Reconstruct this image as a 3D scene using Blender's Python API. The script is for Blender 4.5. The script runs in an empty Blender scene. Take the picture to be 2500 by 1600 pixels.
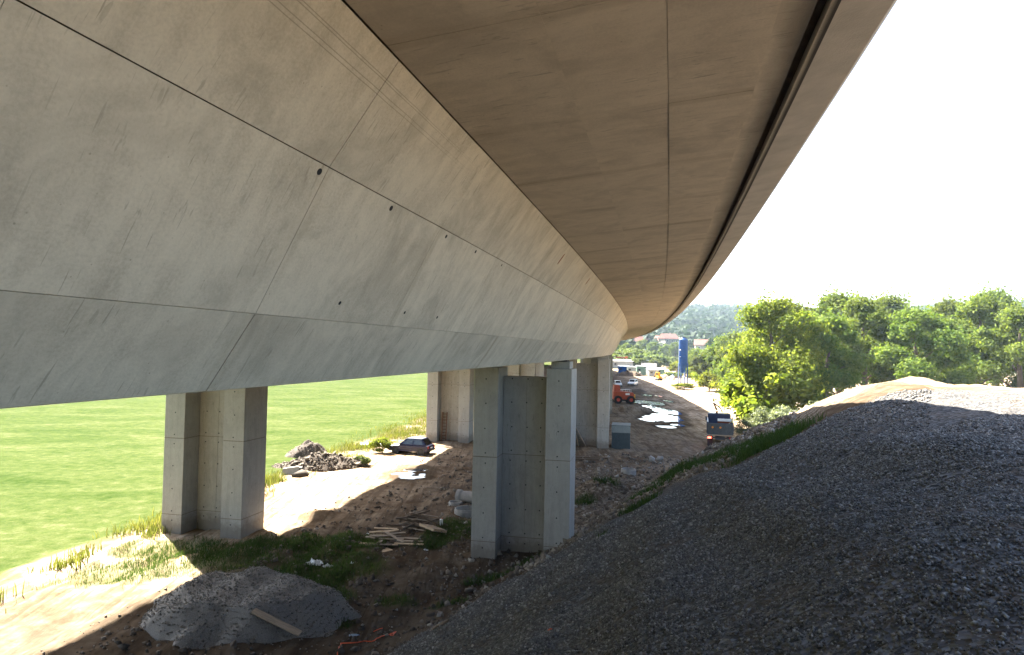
import bpy, math, random
import numpy as np
from mathutils import Vector, Matrix

random.seed(7)
RNG = np.random.default_rng(11)
sc = bpy.context.scene
COL = sc.collection
PI = math.pi

# ------------------------------------------------------------------ camera
EYE = 9.5                      # metres above the valley floor
FPX, CX, CY = 1650.0, 1250.0, 800.0
HOR, ROLL = 852.0, 0.0195
PITCH = math.atan((HOR - CY) / FPX)
cam_d = bpy.data.cameras.new('camera')
cam_d.sensor_width = 36.0
cam_d.lens = 36.0 * FPX / 2500.0
cam_d.clip_start = 0.05
cam_d.clip_end = 6000.0
cam = bpy.data.objects.new('camera', cam_d)
COL.objects.link(cam)
_f0 = Vector((0, math.cos(PITCH), math.sin(PITCH)))
_u0 = Vector((0, -math.sin(PITCH), math.cos(PITCH)))
_r0 = Vector((1, 0, 0))
_r = _r0 * math.cos(ROLL) + _u0 * math.sin(ROLL)
_u = _u0 * math.cos(ROLL) - _r0 * math.sin(ROLL)
_m = Matrix((( _r.x, _u.x, -_f0.x, 0), (_r.y, _u.y, -_f0.y, 0), (_r.z, _u.z, -_f0.z, EYE), (0, 0, 0, 1)))
cam.matrix_world = _m
sc.camera = cam

# ------------------------------------------------------------------ light
SUN_EL = math.radians(45.0)
SUN_AZ = math.radians(-38.0)           # clockwise from +Y: ahead and to the left
w = bpy.data.worlds.new('World')
sc.world = w
w.use_nodes = True
wn = w.node_tree
bg = wn.nodes['Background']
sky = wn.nodes.new('ShaderNodeTexSky')
sky.sky_type = 'NISHITA'
sky.sun_disc = False
sky.sun_elevation = SUN_EL
sky.sun_rotation = SUN_AZ
sky.altitude = 300
sky.air_density = 1.0
sky.dust_density = 3.0
sky.ozone_density = 1.0
wn.links.new(sky.outputs['Color'], bg.inputs['Color'])
bg.inputs['Strength'].default_value = 0.055
sun_d = bpy.data.lights.new('sun', 'SUN')
sun_d.energy = 5.0
sun_d.angle = math.radians(0.53)
sun_d.color = (1.0, 0.925, 0.79)
sun = bpy.data.objects.new('sun', sun_d)
COL.objects.link(sun)
SUNV = Vector((math.sin(SUN_AZ) * math.cos(SUN_EL), math.cos(SUN_AZ) * math.cos(SUN_EL), math.sin(SUN_EL)))
sun.rotation_euler = SUNV.to_track_quat('Z', 'Y').to_euler()
sun.location = (0, 0, 60)
sc.view_settings.view_transform = 'Standard'
sc.view_settings.look = 'None'
sc.view_settings.gamma = 1.0
sc.view_settings.exposure = 3.52
sc.render.engine = 'CYCLES'
sc.cycles.max_bounces = 8
sc.cycles.diffuse_bounces = 4
sc.cycles.use_denoising = True

# ------------------------------------------------------------------ helpers
def tag(o, label=None, cat=None, group=None, kind=None):
    if label: o['label'] = label
    if cat: o['category'] = cat
    if group: o['group'] = group
    if kind: o['kind'] = kind
    return o

def empty(name, loc=(0, 0, 0), rz=0.0, label=None, cat=None, group=None):
    o = bpy.data.objects.new(name, None)
    COL.objects.link(o)
    o.location = loc
    o.rotation_euler = (0, 0, rz)
    o.empty_display_size = 0.3
    return tag(o, label, cat, group)

def link(o, parent=None):
    COL.objects.link(o)
    if parent is not None:
        o.parent = parent
    return o

def copy_tree(o, parent=None):
    c = o.copy()
    COL.objects.link(c)
    c.parent = parent
    for ch in list(o.children):
        copy_tree(ch, c)
    return c

def np_mesh(name, V, F, mat=None, smooth=False, attrs=None, uv=None):
    """V (n,3), F (m,k) with one k."""
    V = np.asarray(V, np.float32); F = np.asarray(F, np.int32)
    me = bpy.data.meshes.new(name)
    k = F.shape[1]
    me.vertices.add(len(V)); me.vertices.foreach_set('co', V.ravel())
    me.loops.add(F.size); me.loops.foreach_set('vertex_index', F.ravel())
    me.polygons.add(len(F))
    me.polygons.foreach_set('loop_start', np.arange(0, F.size, k, dtype=np.int32))
    me.polygons.foreach_set('loop_total', np.full(len(F), k, np.int32))
    if smooth:
        me.polygons.foreach_set('use_smooth', np.ones(len(F), bool))
    if attrs:
        for an, av in attrs.items():
            a = me.attributes.new(an, 'FLOAT', 'POINT')
            a.data.foreach_set('value', np.asarray(av, np.float32))
    me.update()
    if mat: me.materials.append(mat)
    return me

class MB:
    """collects shapes into one mesh"""
    def __init__(s): s.v = []; s.f = []; s.uv = []
    def poly(s, pts, faces):
        b = len(s.v); s.v += [tuple(p) for p in pts]; s.f += [tuple(b + i for i in f) for f in faces]
        return s
    def box(s, c, d, rot=None, taper=1.0):
        hx, hy, hz = d[0] / 2, d[1] / 2, d[2] / 2
        pts = [(-hx, -hy, -hz), (hx, -hy, -hz), (hx, hy, -hz), (-hx, hy, -hz),
               (-hx * taper, -hy * taper, hz), (hx * taper, -hy * taper, hz), (hx * taper, hy * taper, hz), (-hx * taper, hy * taper, hz)]
        R = rot if rot is not None else Matrix.Identity(3)
        c = Vector(c)
        pts = [R @ Vector(p) + c for p in pts]
        return s.poly(pts, [(0, 3, 2, 1), (4, 5, 6, 7), (0, 1, 5, 4), (1, 2, 6, 5), (2, 3, 7, 6), (3, 0, 4, 7)])
    def hexa(s, pts):
        return s.poly(pts, [(0, 3, 2, 1), (4, 5, 6, 7), (0, 1, 5, 4), (1, 2, 6, 5), (2, 3, 7, 6), (3, 0, 4, 7)])
    def prism_x(s, prof, x0, x1, inset=0.0):
        """profile in (y,z), extruded in x"""
        n = len(prof)
        a = [(x0, p[0], p[1]) for p in prof]; b = [(x1, p[0], p[1]) for p in prof]
        fs = [tuple(range(n - 1, -1, -1)), tuple(range(n, 2 * n))]
        fs += [(i, (i + 1) % n, n + (i + 1) % n, n + i) for i in range(n)]
        return s.poly(a + b, [f[::-1] for f in fs])
    def tube(s, pts, rad, n=8, cap=True):
        pts = [Vector(p) for p in pts]
        if not hasattr(rad, '__len__'): rad = [rad] * len(pts)
        b = len(s.v); prev = None
        for i, p in enumerate(pts):
            t = (pts[min(i + 1, len(pts) - 1)] - pts[max(i - 1, 0)])
            if t.length < 1e-9: t = Vector((0, 0, 1))
            t.normalize()
            if prev is None:
                a = t.orthogonal().normalized()
            else:
                a = (prev - t * prev.dot(t))
                a = a.normalized() if a.length > 1e-6 else t.orthogonal().normalized()
            prev = a
            q = t.cross(a)
            for k in range(n):
                an = 2 * PI * k / n
                s.v.append(tuple(p + (a * math.cos(an) + q * math.sin(an)) * rad[i]))
        for i in range(len(pts) - 1):
            for k in range(n):
                k2 = (k + 1) % n
                s.f.append((b + i * n + k, b + i * n + k2, b + (i + 1) * n + k2, b + (i + 1) * n + k))
        if cap:
            s.f.append(tuple(b + k for k in range(n - 1, -1, -1)))
            s.f.append(tuple(b + (len(pts) - 1) * n + k for k in range(n)))
        return s
    def lathe(s, prof, n=24, c=(0, 0, 0), axis='z', close=False):
        """profile of (r,h); open ends are capped when r==0"""
        b = len(s.v)
        for r, h in prof:
            for k in range(n):
                a = 2 * PI * k / n
                p = (r * math.cos(a), r * math.sin(a), h)
                if axis == 'x': p = (h, p[0], p[1])
                elif axis == 'y': p = (p[1], h, p[0])
                s.v.append((p[0] + c[0], p[1] + c[1], p[2] + c[2]))
        m = len(prof)
        for i in range(m if close else m - 1):
            j = (i + 1) % m
            for k in range(n):
                k2 = (k + 1) % n
                s.f.append((b + i * n + k, b + i * n + k2, b + j * n + k2, b + j * n + k))
        return s
    def build(s, name, mat, parent=None, smooth=False, bevel=0.0, seg=2, loc=None, rot=None):
        me = bpy.data.meshes.new(name)
        me.from_pydata(s.v, [], s.f)
        me.update()
        if smooth:
            me.polygons.foreach_set('use_smooth', np.ones(len(me.polygons), bool))
        if mat: me.materials.append(mat)
        o = bpy.data.objects.new(name, me)
        link(o, parent)
        if bevel:
            m = o.modifiers.new('bevel', 'BEVEL'); m.width = bevel; m.segments = seg; m.limit_method = 'ANGLE'; m.angle_limit = math.radians(35)
        if loc is not None: o.location = loc
        if rot is not None: o.rotation_euler = rot
        return o

def rotm(rx=0, ry=0, rz=0):
    return (Matrix.Rotation(rz, 3, 'Z') @ Matrix.Rotation(ry, 3, 'Y') @ Matrix.Rotation(rx, 3, 'X'))

# ---- value noise
def _hash(ix, iy, seed):
    h = (ix.astype(np.int64) * 374761393 + iy.astype(np.int64) * 668265263 + seed * 974634777) & 0x7fffffff
    h = ((h ^ (h >> 13)) * 1274126177) & 0x7fffffff
    h = h ^ (h >> 16)
    return (h & 0xffff) / 65535.0
def vnoise(x, y, seed=0):
    x = np.asarray(x, float); y = np.asarray(y, float)
    ix = np.floor(x); iy = np.floor(y); fx = x - ix; fy = y - iy
    fx = fx * fx * (3 - 2 * fx); fy = fy * fy * (3 - 2 * fy)
    a = _hash(ix, iy, seed); b = _hash(ix + 1, iy, seed); c = _hash(ix, iy + 1, seed); d = _hash(ix + 1, iy + 1, seed)
    return (a * (1 - fx) + b * fx) * (1 - fy) + (c * (1 - fx) + d * fx) * fy
def fbm(x, y, oct=4, seed=0):
    s = 0; a = .5; t = 0
    for i in range(oct):
        s = s + a * vnoise(x * 2 ** i, y * 2 ** i, seed + i * 17); t += a; a *= .5
    return s / t
def sstep(a, b, x):
    t = np.clip((np.asarray(x, float) - a) / (b - a), 0, 1)
    return t * t * (3 - 2 * t)
def smin(a, b, k):
    h = np.clip(.5 + .5 * (b - a) / k, 0, 1)
    return b * (1 - h) + a * h - k * h * (1 - h)
def smax(a, b, k):
    return -smin(-a, -b, k)

# ------------------------------------------------------------------ terrain
def valley(x, y):
    r = np.hypot(x, y)
    z = 0.010 * np.clip(y - 120, 0, 600)
    az = np.arctan2(x, np.maximum(y, 1))
    z = z + sstep(350, 1200, r) * (62 + 5 * np.sin(az * 9 + .6) + 2.5 * np.sin(az * 23)) * (.62 + .38 * sstep(.12, .27, az))
    return z
def plane(x, y):
    return 7.8 + .548 * x - .273 * y
RX = 17.2
def bank(x, y):
    p = plane(np.minimum(x, RX), y)
    p = smin(p, 8.5 + 0 * p, .8)
    p = p - .62 * np.maximum(x - RX, 0)
    return p
def base_z(x, y):
    x = np.asarray(x, float); y = np.asarray(y, float)
    return smax(valley(x, y), bank(x, y), .5)
def ray(px, py):
    x = px - CX; y = CY - py
    return (_r * x + _u * y + _f0 * FPX).normalized()
def hit(px, py, dz=0.0):
    """where the sight line through a photograph pixel meets the terrain"""
    r = ray(px, py)
    ts = np.concatenate([np.arange(2, 150, .1), np.arange(150, 2500, 1.0)])
    X = r.x * ts; Y = r.y * ts; Z = EYE + r.z * ts
    below = Z < base_z(X, Y) + dz
    i = int(np.argmax(below)) if below.any() else len(ts) - 1
    lo, hi = ts[max(i - 1, 0)], ts[i]
    for _ in range(30):
        m = (lo + hi) / 2
        if EYE + r.z * m < float(base_z(r.x * m, r.y * m)) + dz: hi = m
        else: lo = m
    return Vector((r.x * hi, r.y * hi, EYE + r.z * hi))
def at_depth(px, py, d):
    r = ray(px, py); t = d / r.y
    return Vector((r.x * t, d, EYE + r.z * t))
def gz(x, y): return float(ground_z(np.array([float(x)]), np.array([float(y)]))[0])

# puddles: (px,py,half width px,half height px)
PUD = [(1574, 964, 11, 3.2), (1606, 967, 6, 2.2), (1562, 981, 22, 4), (1594, 984, 22, 5), (1629, 979, 8, 3.2), (1588, 993, 14, 3.6),
       (1604, 997, 14, 3.6), (1612, 1004, 14, 4), (1636, 1006, 22, 7), (1600, 1020, 30, 6), (1626, 1019, 32, 11), (1582, 1024, 20, 4),
       (1628, 1042, 24, 4), (1655, 1037, 20, 3), (1015, 1146, 34, 5.5), (985, 1155, 34, 5), (1008, 1163, 36, 4.2), (1030, 1157, 12, 4)]
PW = []
for (px, py, hw, hh) in PUD:
    c = hit(px, py); l = hit(px - hw, py); n_ = hit(px, py + hh); f_ = hit(px, py - hh)
    PW.append((c.x, c.y, (c - l).length, abs(f_.y - n_.y) / 2))
def puddle_mask(x, y):
    m = np.zeros_like(x)
    wob = .35 * (fbm(x * .9, y * .5, 3, 5) - .5) * 2
    for (cx_, cy_, a, b) in PW:
        q = np.hypot((x - cx_) / a, (y - cy_) / b) + wob
        m = np.maximum(m, 1 - sstep(.82, 1.02, q))
    return m

# local heaps: (cx, cy, rx, ry, height, rot, flat top)
HEAPS = []
def field_mask(x, y):
    # front edge of the meadow: line through two points measured on the ground
    a = hit(650, 1172); b = hit(1040, 1020)
    tx, ty = (b.x - a.x), (b.y - a.y); L = math.hypot(tx, ty); nx, ny = -ty / L, tx / L
    s = (x - a.x) * nx + (y - a.y) * ny + 1.6 * (fbm(x * .25, y * .25, 3, 9) - .5)
    return s          # >0 inside the meadow
_fa, _fb = hit(650, 1172), hit(1040, 1020)
def gravel_side(x, y):
    """>0 on the crushed stone slope"""
    h = plane(x, y) - np.clip(valley(x, y), -9, 9)
    return h
# the upper limit of the gravel, seen in the photograph
GB = [hit(*p) for p in ((1060, 1512), (1160, 1448), (1250, 1408), (1330, 1372), (1400, 1332), (1480, 1280), (1560, 1226), (1650, 1178), (1750, 1146), (1850, 1112))]
GBx = np.array([p.x for p in GB]); GBy = np.array([p.y for p in GB])
def gravel_mask(x, y):
    # keep what lies on the camera side of that limit
    px = x / np.maximum(y, .5)
    gx = GBx / GBy
    lim = np.interp(px, gx, GBy, left=GBy[0], right=GBy[-1])
    lim = np.where(px > gx[-1], GBy[-1] + (px - gx[-1]) * -6, lim)
    on = sstep(.0, .9, gravel_side(x, y))
    return on * (1 - sstep(-.8, .8, y - lim + 2.0 * (fbm(x * .7, y * .7, 3, 3) - .5)))

def ground_z(x, y):
    z = base_z(x, y)
    r = np.hypot(x, y)
    near = 1 - sstep(120, 260, r)
    fm = sstep(-1, 3, field_mask(x, y))
    rough = (fbm(x * .35, y * .35, 4, 1) - .5) * .34 + (fbm(x * 2.2, y * 2.2, 3, 2) - .5) * .10
    # wheel ruts following the work track under the spans
    u = x - .2 * y
    rut = np.sin(u * 3.4 + 2.2 * fbm(x * .15, y * .08, 2, 8)) * .06 * sstep(.32, .55, fbm(x * .22, y * .1, 2, 21))
    far_soft = 1 - .6 * sstep(70, 130, y)
    z = z + near * (1 - .85 * fm) * (rough * far_soft + rut)
    z = z + fm * near * .06 * (fbm(x * .8, y * .8, 3, 33) - .5)
    for (cx_, cy_, rx, ry, hh, rot, flat) in HEAPS:
        c, s_ = math.cos(rot), math.sin(rot)
        dx, dy = x - cx_, y - cy_
        q = np.hypot((dx * c + dy * s_) / rx, (-dx * s_ + dy * c) / ry)
        q = q + .22 * (fbm(x * 1.1, y * 1.1, 3, 41) - .5)
        z = z + hh * (1 - sstep(flat, 1.0, q))
    pm = puddle_mask(x, y)
    vb = valley(x, y)
    z = z * (1 - pm) + pm * np.minimum(z, vb - .09)
    shore = puddle_mask_soft(x, y)
    z = z * (1 - shore) + shore * np.minimum(z, vb + .015)
    return z
def puddle_mask_soft(x, y):
    m = np.zeros_like(x)
    for (cx_, cy_, a, b) in PW:
        q = np.hypot((x - cx_) / (a * 1.35 + .5), (y - cy_) / (b * 1.35 + 1.2))
        m = np.maximum(m, 1 - sstep(.75, 1.0, q))
    return m

# ------------------------------------------------------------------ materials
MATS = {}
def nodes_of(name):
    m = bpy.data.materials.new(name); m.use_nodes = True
    nt = m.node_tree
    return m, nt, nt.nodes['Principled BSDF'], nt.nodes['Material Output']
def N(nt, t, **kw):
    n = nt.nodes.new(t)
    for k, v in kw.items():
        if k in n.inputs: n.inputs[k].default_value = v
        else: setattr(n, k, v)
    return n
def ramp(nt, fac, stops):
    r = nt.nodes.new('ShaderNodeValToRGB')
    e = r.color_ramp.elements
    while len(e) < len(stops): e.new(.5)
    for el, (p, c) in zip(e, stops):
        el.position = p; el.color = (*c, 1)
    nt.links.new(fac, r.inputs[0])
    return r.outputs[0]
def mixc(nt, fac, a, b, mode='MIX'):
    m = nt.nodes.new('ShaderNodeMix'); m.data_type = 'RGBA'; m.blend_type = mode
    for i, v in ((0, fac), (6, a), (7, b)):
        if hasattr(v, 'links'): nt.links.new(v, m.inputs[i])
        elif isinstance(v, (int, float)): m.inputs[i].default_value = v
        else: m.inputs[i].default_value = (*v, 1)
    return m.outputs[2]
def math_n(nt, op, a, b=None, c=None):
    m = nt.nodes.new('ShaderNodeMath'); m.operation = op
    for i, v in enumerate((a, b, c)):
        if v is None: continue
        if hasattr(v, 'links'): nt.links.new(v, m.inputs[i])
        else: m.inputs[i].default_value = v
    return m.outputs[0]
def noise(nt, vec, scale, detail=4, rough=.55, dist=0.0):
    n = nt.nodes.new('ShaderNodeTexNoise')
    n.inputs['Scale'].default_value = scale; n.inputs['Detail'].default_value = detail
    n.inputs['Roughness'].default_value = rough; n.inputs['Distortion'].default_value = dist
    if vec is not None: nt.links.new(vec, n.inputs['Vector'])
    return n.outputs['Fac']
def mapping(nt, vec, sc_=(1, 1, 1), loc=(0, 0, 0)):
    m = nt.nodes.new('ShaderNodeMapping'); m.inputs['Scale'].default_value = sc_; m.inputs['Location'].default_value = loc
    nt.links.new(vec, m.inputs['Vector']); return m.outputs[0]
def bump(nt, h, strength, dist, bsdf, prev=None):
    b = nt.nodes.new('ShaderNodeBump'); b.inputs['Strength'].default_value = strength; b.inputs['Distance'].default_value = dist
    nt.links.new(h, b.inputs['Height'])
    if prev is not None: nt.links.new(prev, b.inputs['Normal'])
    nt.links.new(b.outputs[0], bsdf.inputs['Normal'])
    return b.outputs[0]
def coords(nt, kind='Object'):
    return nt.nodes.new('ShaderNodeTexCoord').outputs[kind]

def simple(name, col, rough=.6, metal=0.0, nscale=6.0, namt=.25, bmp=0.0, bscale=40.0, stretch=(1, 1, 1), coat=0.0, spec=None):
    m, nt, b, o = nodes_of(name)
    v = mapping(nt, coords(nt), stretch)
    f = noise(nt, v, nscale, 5, .6)
    c = np.array(col)
    nt.links.new(ramp(nt, f, [(.25, tuple(c * (1 - namt))), (.75, tuple(np.clip(c * (1 + namt), 0, 1)))]), b.inputs['Base Color'])
    b.inputs['Roughness'].default_value = rough; b.inputs['Metallic'].default_value = metal
    if coat: b.inputs['Coat Weight'].default_value = coat
    if spec is not None: b.inputs['Specular IOR Level'].default_value = spec
    if bmp: bump(nt, noise(nt, v, bscale, 4), bmp, .02, b)
    MATS[name] = m
    return m

def concrete(name, lo, hi, streak=True, uvs=True, edge_dark=0.0, lines=None, blot=.4, seam=None, mud=False):
    m, nt, b, o = nodes_of(name)
    v = coords(nt, 'UV' if uvs else 'Object')
    if uvs: sv = mapping(nt, v, (4.2, .75, 1))
    else: sv = mapping(nt, v, (4.0, 4.0, .35))
    st = noise(nt, sv, 1.3, 6, .62, .3)
    bl = noise(nt, v, .55, 4, .6, .4)
    fine = noise(nt, v, 38.0, 3, .6)
    md = noise(nt, v, 2.6, 8, .75, .6)
    f = math_n(nt, 'ADD', math_n(nt, 'MULTIPLY', st, .26), math_n(nt, 'ADD', math_n(nt, 'MULTIPLY', bl, .24), math_n(nt, 'ADD', math_n(nt, 'MULTIPLY', md, .30), math_n(nt, 'MULTIPLY', fine, .20))))
    inf = nt.nodes.new('ShaderNodeObjectInfo')
    f = math_n(nt, 'ADD', f, math_n(nt, 'MULTIPLY', math_n(nt, 'SUBTRACT', inf.outputs['Random'], .5), .05))
    c = ramp(nt, f, [(.36, lo), (.52, tuple((np.array(lo) * .4 + np.array(hi) * .6))), (.70, hi)])
    # broad water marks
    wm = noise(nt, mapping(nt, v, (.9, .7, 1) if uvs else (1.1, 1.1, .5)), 1.0, 5, .65, .9)
    c = mixc(nt, math_n(nt, 'MULTIPLY', ramp(nt, wm, [(.50, (0, 0, 0)), (.66, (1, 1, 1))]), blot), c, tuple(np.array(lo) * .72))
    if lines:
        sp_ = nt.nodes.new('ShaderNodeSeparateXYZ'); nt.links.new(v, sp_.inputs[0])
        fade = ramp(nt, math_n(nt, 'MULTIPLY', sp_.outputs[0], .1), [(.55, (1, 1, 1)), (.85, (0, 0, 0))])
        wob = math_n(nt, 'MULTIPLY', noise(nt, v, 1.5, 2), .012)
        for t_ in lines:
            dd = math_n(nt, 'ABSOLUTE', math_n(nt, 'SUBTRACT', math_n(nt, 'ADD', sp_.outputs[1], wob), t_))
            k_ = math_n(nt, 'MULTIPLY', math_n(nt, 'LESS_THAN', dd, .004), math_n(nt, 'MULTIPLY', fade, .55))
            c = mixc(nt, k_, c, tuple(np.array(lo) * .5))
    # dark scabs and short vertical scratches
    sc2 = mapping(nt, v, (9.0, 1.8, 1) if uvs else (9, 9, 1.6))
    sp = noise(nt, sc2, 1.7, 3, .5, .2)
    sp2 = noise(nt, v, .9, 3, .5)
    k = math_n(nt, 'MULTIPLY', ramp(nt, sp, [(.635, (0, 0, 0)), (.67, (1, 1, 1))]), ramp(nt, sp2, [(.46, (0, 0, 0)), (.58, (1, 1, 1))]))
    c = mixc(nt, math_n(nt, 'MULTIPLY', k, .36), c, tuple(np.array(lo) * .5))
    # hair-thin board scratches
    hs_ = noise(nt, mapping(nt, v, (34.0, 2.2, 1) if uvs else (30, 30, 2)), 1.0, 2, .5, .1)
    hk = math_n(nt, 'MULTIPLY', ramp(nt, hs_, [(.655, (0, 0, 0)), (.70, (1, 1, 1))]), ramp(nt, sp2, [(.40, (0, 0, 0)), (.55, (1, 1, 1))]))
    c = mixc(nt, math_n(nt, 'MULTIPLY', hk, .5), c, tuple(np.array(lo) * .5))
    if seam:
        ss = nt.nodes.new('ShaderNodeSeparateXYZ'); nt.links.new(v, ss.inputs[0])
        fr = math_n(nt, 'FRACT', math_n(nt, 'DIVIDE', math_n(nt, 'ADD', ss.outputs[0], seam[0] + seam[1] * 20.5), seam[1]))
        ds_ = math_n(nt, 'MULTIPLY', math_n(nt, 'ABSOLUTE', math_n(nt, 'SUBTRACT', fr, .5)), seam[1])
        smod = ramp(nt, noise(nt, mapping(nt, v, (.45, .22, 1), (3.1, 1.7, 0)), 1.0, 3, .6), [(.40, (.05, .05, .05)), (.62, (1, 1, 1))])
        wd_ = math_n(nt, 'ADD', ds_, math_n(nt, 'MULTIPLY', noise(nt, mapping(nt, v, (3, 1.2, 1)), 1.0, 4), -.16))
        c = mixc(nt, math_n(nt, 'MULTIPLY', ramp(nt, wd_, [(0.0, (1, 1, 1)), (.05, (0, 0, 0))]), math_n(nt, 'MULTIPLY', smod, seam[2])), c, tuple(np.array(lo) * np.array((.62, .55, .45))))
        c = mixc(nt, math_n(nt, 'MULTIPLY', math_n(nt, 'LESS_THAN', ds_, .005), math_n(nt, 'MULTIPLY', smod, .35)), c, tuple(np.array(lo) * .4))
    if mud:
        sm_ = nt.nodes.new('ShaderNodeSeparateXYZ'); nt.links.new(v, sm_.inputs[0])
        mz = math_n(nt, 'ADD', sm_.outputs[2], math_n(nt, 'MULTIPLY', noise(nt, v, 3.0, 5, .7), -1.3))
        c = mixc(nt, math_n(nt, 'MULTIPLY', ramp(nt, math_n(nt, 'ADD', mz, .5), [(.25, (1, 1, 1)), (.75, (0, 0, 0))]), .55), c, (.12, .085, .055))
    # pin holes
    vo = nt.nodes.new('ShaderNodeTexVoronoi'); vo.inputs['Scale'].default_value = 7.0
    nt.links.new(v, vo.inputs['Vector'])
    pin = ramp(nt, vo.outputs['Distance'], [(.03, (1, 1, 1)), (.06, (0, 0, 0))])
    c = mixc(nt, math_n(nt, 'MULTIPLY', pin, .5), c, tuple(np.array(lo) * .4))
    if edge_dark:
        sep = nt.nodes.new('ShaderNodeSeparateXYZ'); nt.links.new(v, sep.inputs[0])
        sn = noise(nt, mapping(nt, v, (.8, 3, 1)), 1.0, 4)
        tt = math_n(nt, 'ADD', sep.outputs[1], math_n(nt, 'MULTIPLY', sn, .16))
        k2 = ramp(nt, tt, [(.10, (0, 0, 0)), (.42, (1, 1, 1))])
        c = mixc(nt, math_n(nt, 'MULTIPLY', k2, edge_dark), c, (.030, .029, .028))
    nt.links.new(c, b.inputs['Base Color'])
    b.inputs['Roughness'].default_value = .82
    b.inputs['Specular IOR Level'].default_value = .3
    bump(nt, math_n(nt, 'ADD', math_n(nt, 'MULTIPLY', st, .6), math_n(nt, 'MULTIPLY', fine, .4)), .22, .02, b)
    MATS[name] = m
    return m
concrete('web_concrete', (.37, .325, .252), (.67, .595, .47), seam=(14.0, 2.8, .22))
concrete('upper_web_concrete', (.37, .325, .252), (.67, .595, .47), seam=(14.0, 2.8, .22), lines=(7.19, 7.212, 7.30, 7.335))
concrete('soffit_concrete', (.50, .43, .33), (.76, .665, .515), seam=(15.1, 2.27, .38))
concrete('drip_concrete', (.50, .43, .33), (.74, .65, .505), edge_dark=.93)
concrete('pier_concrete', (.26, .25, .228), (.40, .385, .35), uvs=False, blot=.25, mud=True)
simple('joint_dark', (.16, .115, .08), .95)
simple('hole_dark', (.012, .012, .014), .9)
simple('rust', (.22, .055, .02), .85)
simple('edge_concrete', (.44, .40, .34), .85, nscale=2.0, namt=.18, bmp=.2)
simple('cast_concrete', (.27, .265, .25), .85, nscale=5.0, namt=.2, bmp=.3)
simple('wood_pale', (.40, .29, .18), .8, nscale=3.0, namt=.35, stretch=(1, 8, 8), bmp=.3)
simple('wood_grey', (.27, .21, .15), .85, nscale=3.0, namt=.4, stretch=(1, 8, 8), bmp=.3)
simple('wood_dark', (.10, .07, .045), .9, nscale=3.0, namt=.5, stretch=(1, 8, 8), bmp=.3)
simple('white_plastic', (.75, .77, .78), .45, namt=.08)
simple('white_board', (.78, .77, .74), .6, namt=.06)
simple('orange_cord', (.62, .085, .02), .55, namt=.15)
simple('red_scrap', (.5, .04, .03), .6)
simple('blue_paint', (.006, .055, .20), .55, nscale=2.0, namt=.25, spec=.2)
simple('silo_trim', (.55, .56, .57), .5, .2)
simple('car_blue', (.004, .006, .030), .4, 0, namt=.05, coat=.08, spec=.25)
simple('car_white', (.72, .73, .74), .3, namt=.04, coat=.5)
simple('truck_navy', (.014, .022, .055), .4, .1, nscale=3, namt=.3, coat=.2)
simple('truck_steel', (.045, .052, .055), .6, .1, nscale=4, namt=.4)
simple('black_rubber', (.018, .018, .018), .85)
simple('black_trim', (.02, .02, .022), .6)
simple('rim_grey', (.42, .40, .37), .45, .5)
simple('rim_red', (.42, .05, .02), .6)
simple('machine_orange', (.36, .055, .015), .5, nscale=3, namt=.3)
simple('machine_yellow', (.70, .36, .02), .5, nscale=3, namt=.2)
simple('crane_brown', (.10, .045, .02), .55)
simple('cabin_grey', (.33, .34, .32), .6, nscale=3, namt=.15)
simple('cabin_green', (.12, .20, .16), .6, nscale=3, namt=.15)
simple('cabin_white', (.74, .75, .74), .5, namt=.08)
simple('cabin_teal', (.040, .060, .068), .6, nscale=3, namt=.25)
simple('cabin_pale', (.17, .20, .20), .6, nscale=3, namt=.15)
simple('roof_red', (.16, .05, .036), .85, nscale=1.2, namt=.3)
simple('roof_sheet', (.62, .64, .64), .45, .2, namt=.1)
simple('wall_plaster', (.20, .185, .16), .9, nscale=.5, namt=.1)
simple('bark', (.085, .065, .048), .95, nscale=8, namt=.4, bmp=.5, stretch=(1, 1, .2))
simple('skin', (.50, .30, .21), .55, namt=.05)
simple('hair', (.02, .016, .013), .6)
simple('cloth_white', (.30, .31, .33), .8, namt=.05)
simple('cloth_tan', (.12, .065, .045), .85, namt=.1)
simple('earth', (.105, .074, .048), .95, nscale=1.2, namt=.4, bmp=.8, bscale=14)
simple('pale_gravel', (.15, .142, .13), .95, nscale=30, namt=.45, bmp=.9, bscale=30)
simple('sand', (.52, .38, .25), .95, nscale=4, namt=.2, bmp=.5)
simple('sheet_metal', (.5, .5, .5), .35, .7, namt=.1)

def glass(name, col=(.02, .025, .03)):
    m, nt, b, o = nodes_of(name)
    b.inputs['Base Color'].default_value = (*col, 1); b.inputs['Roughness'].default_value = .06
    b.inputs['Specular IOR Level'].default_value = .7
    MATS[name] = m
glass('glass_dark')
def lamp(name, col, e):
    m, nt, b, o = nodes_of(name)
    b.inputs['Base Color'].default_value = (*col, 1); b.inputs['Roughness'].default_value = .3
    if e:
        b.inputs['Emission Color'].default_value = (*col, 1); b.inputs['Emission Strength'].default_value = e
    MATS[name] = m
lamp('lamp_red_lit', (1.0, .05, .03), 2.2)
lamp('lamp_red', (.35, .02, .015), 0)
lamp('lamp_clear', (.7, .7, .68), 0)
lamp('lamp_amber', (.6, .2, .02), 0)
m, nt, b, o = nodes_of('puddle_water')
b.inputs['Base Color'].default_value = (.05, .04, .03, 1); b.inputs['Roughness'].default_value = .02
b.inputs['IOR'].default_value = 1.33
MATS['puddle_water'] = m
m, nt, b, o = nodes_of('clear_plastic')
b.inputs['Base Color'].default_value = (.55, .7, .85, 1); b.inputs['Roughness'].default_value = .15
b.inputs['Transmission Weight'].default_value = .6
MATS['clear_plastic'] = m

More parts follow.
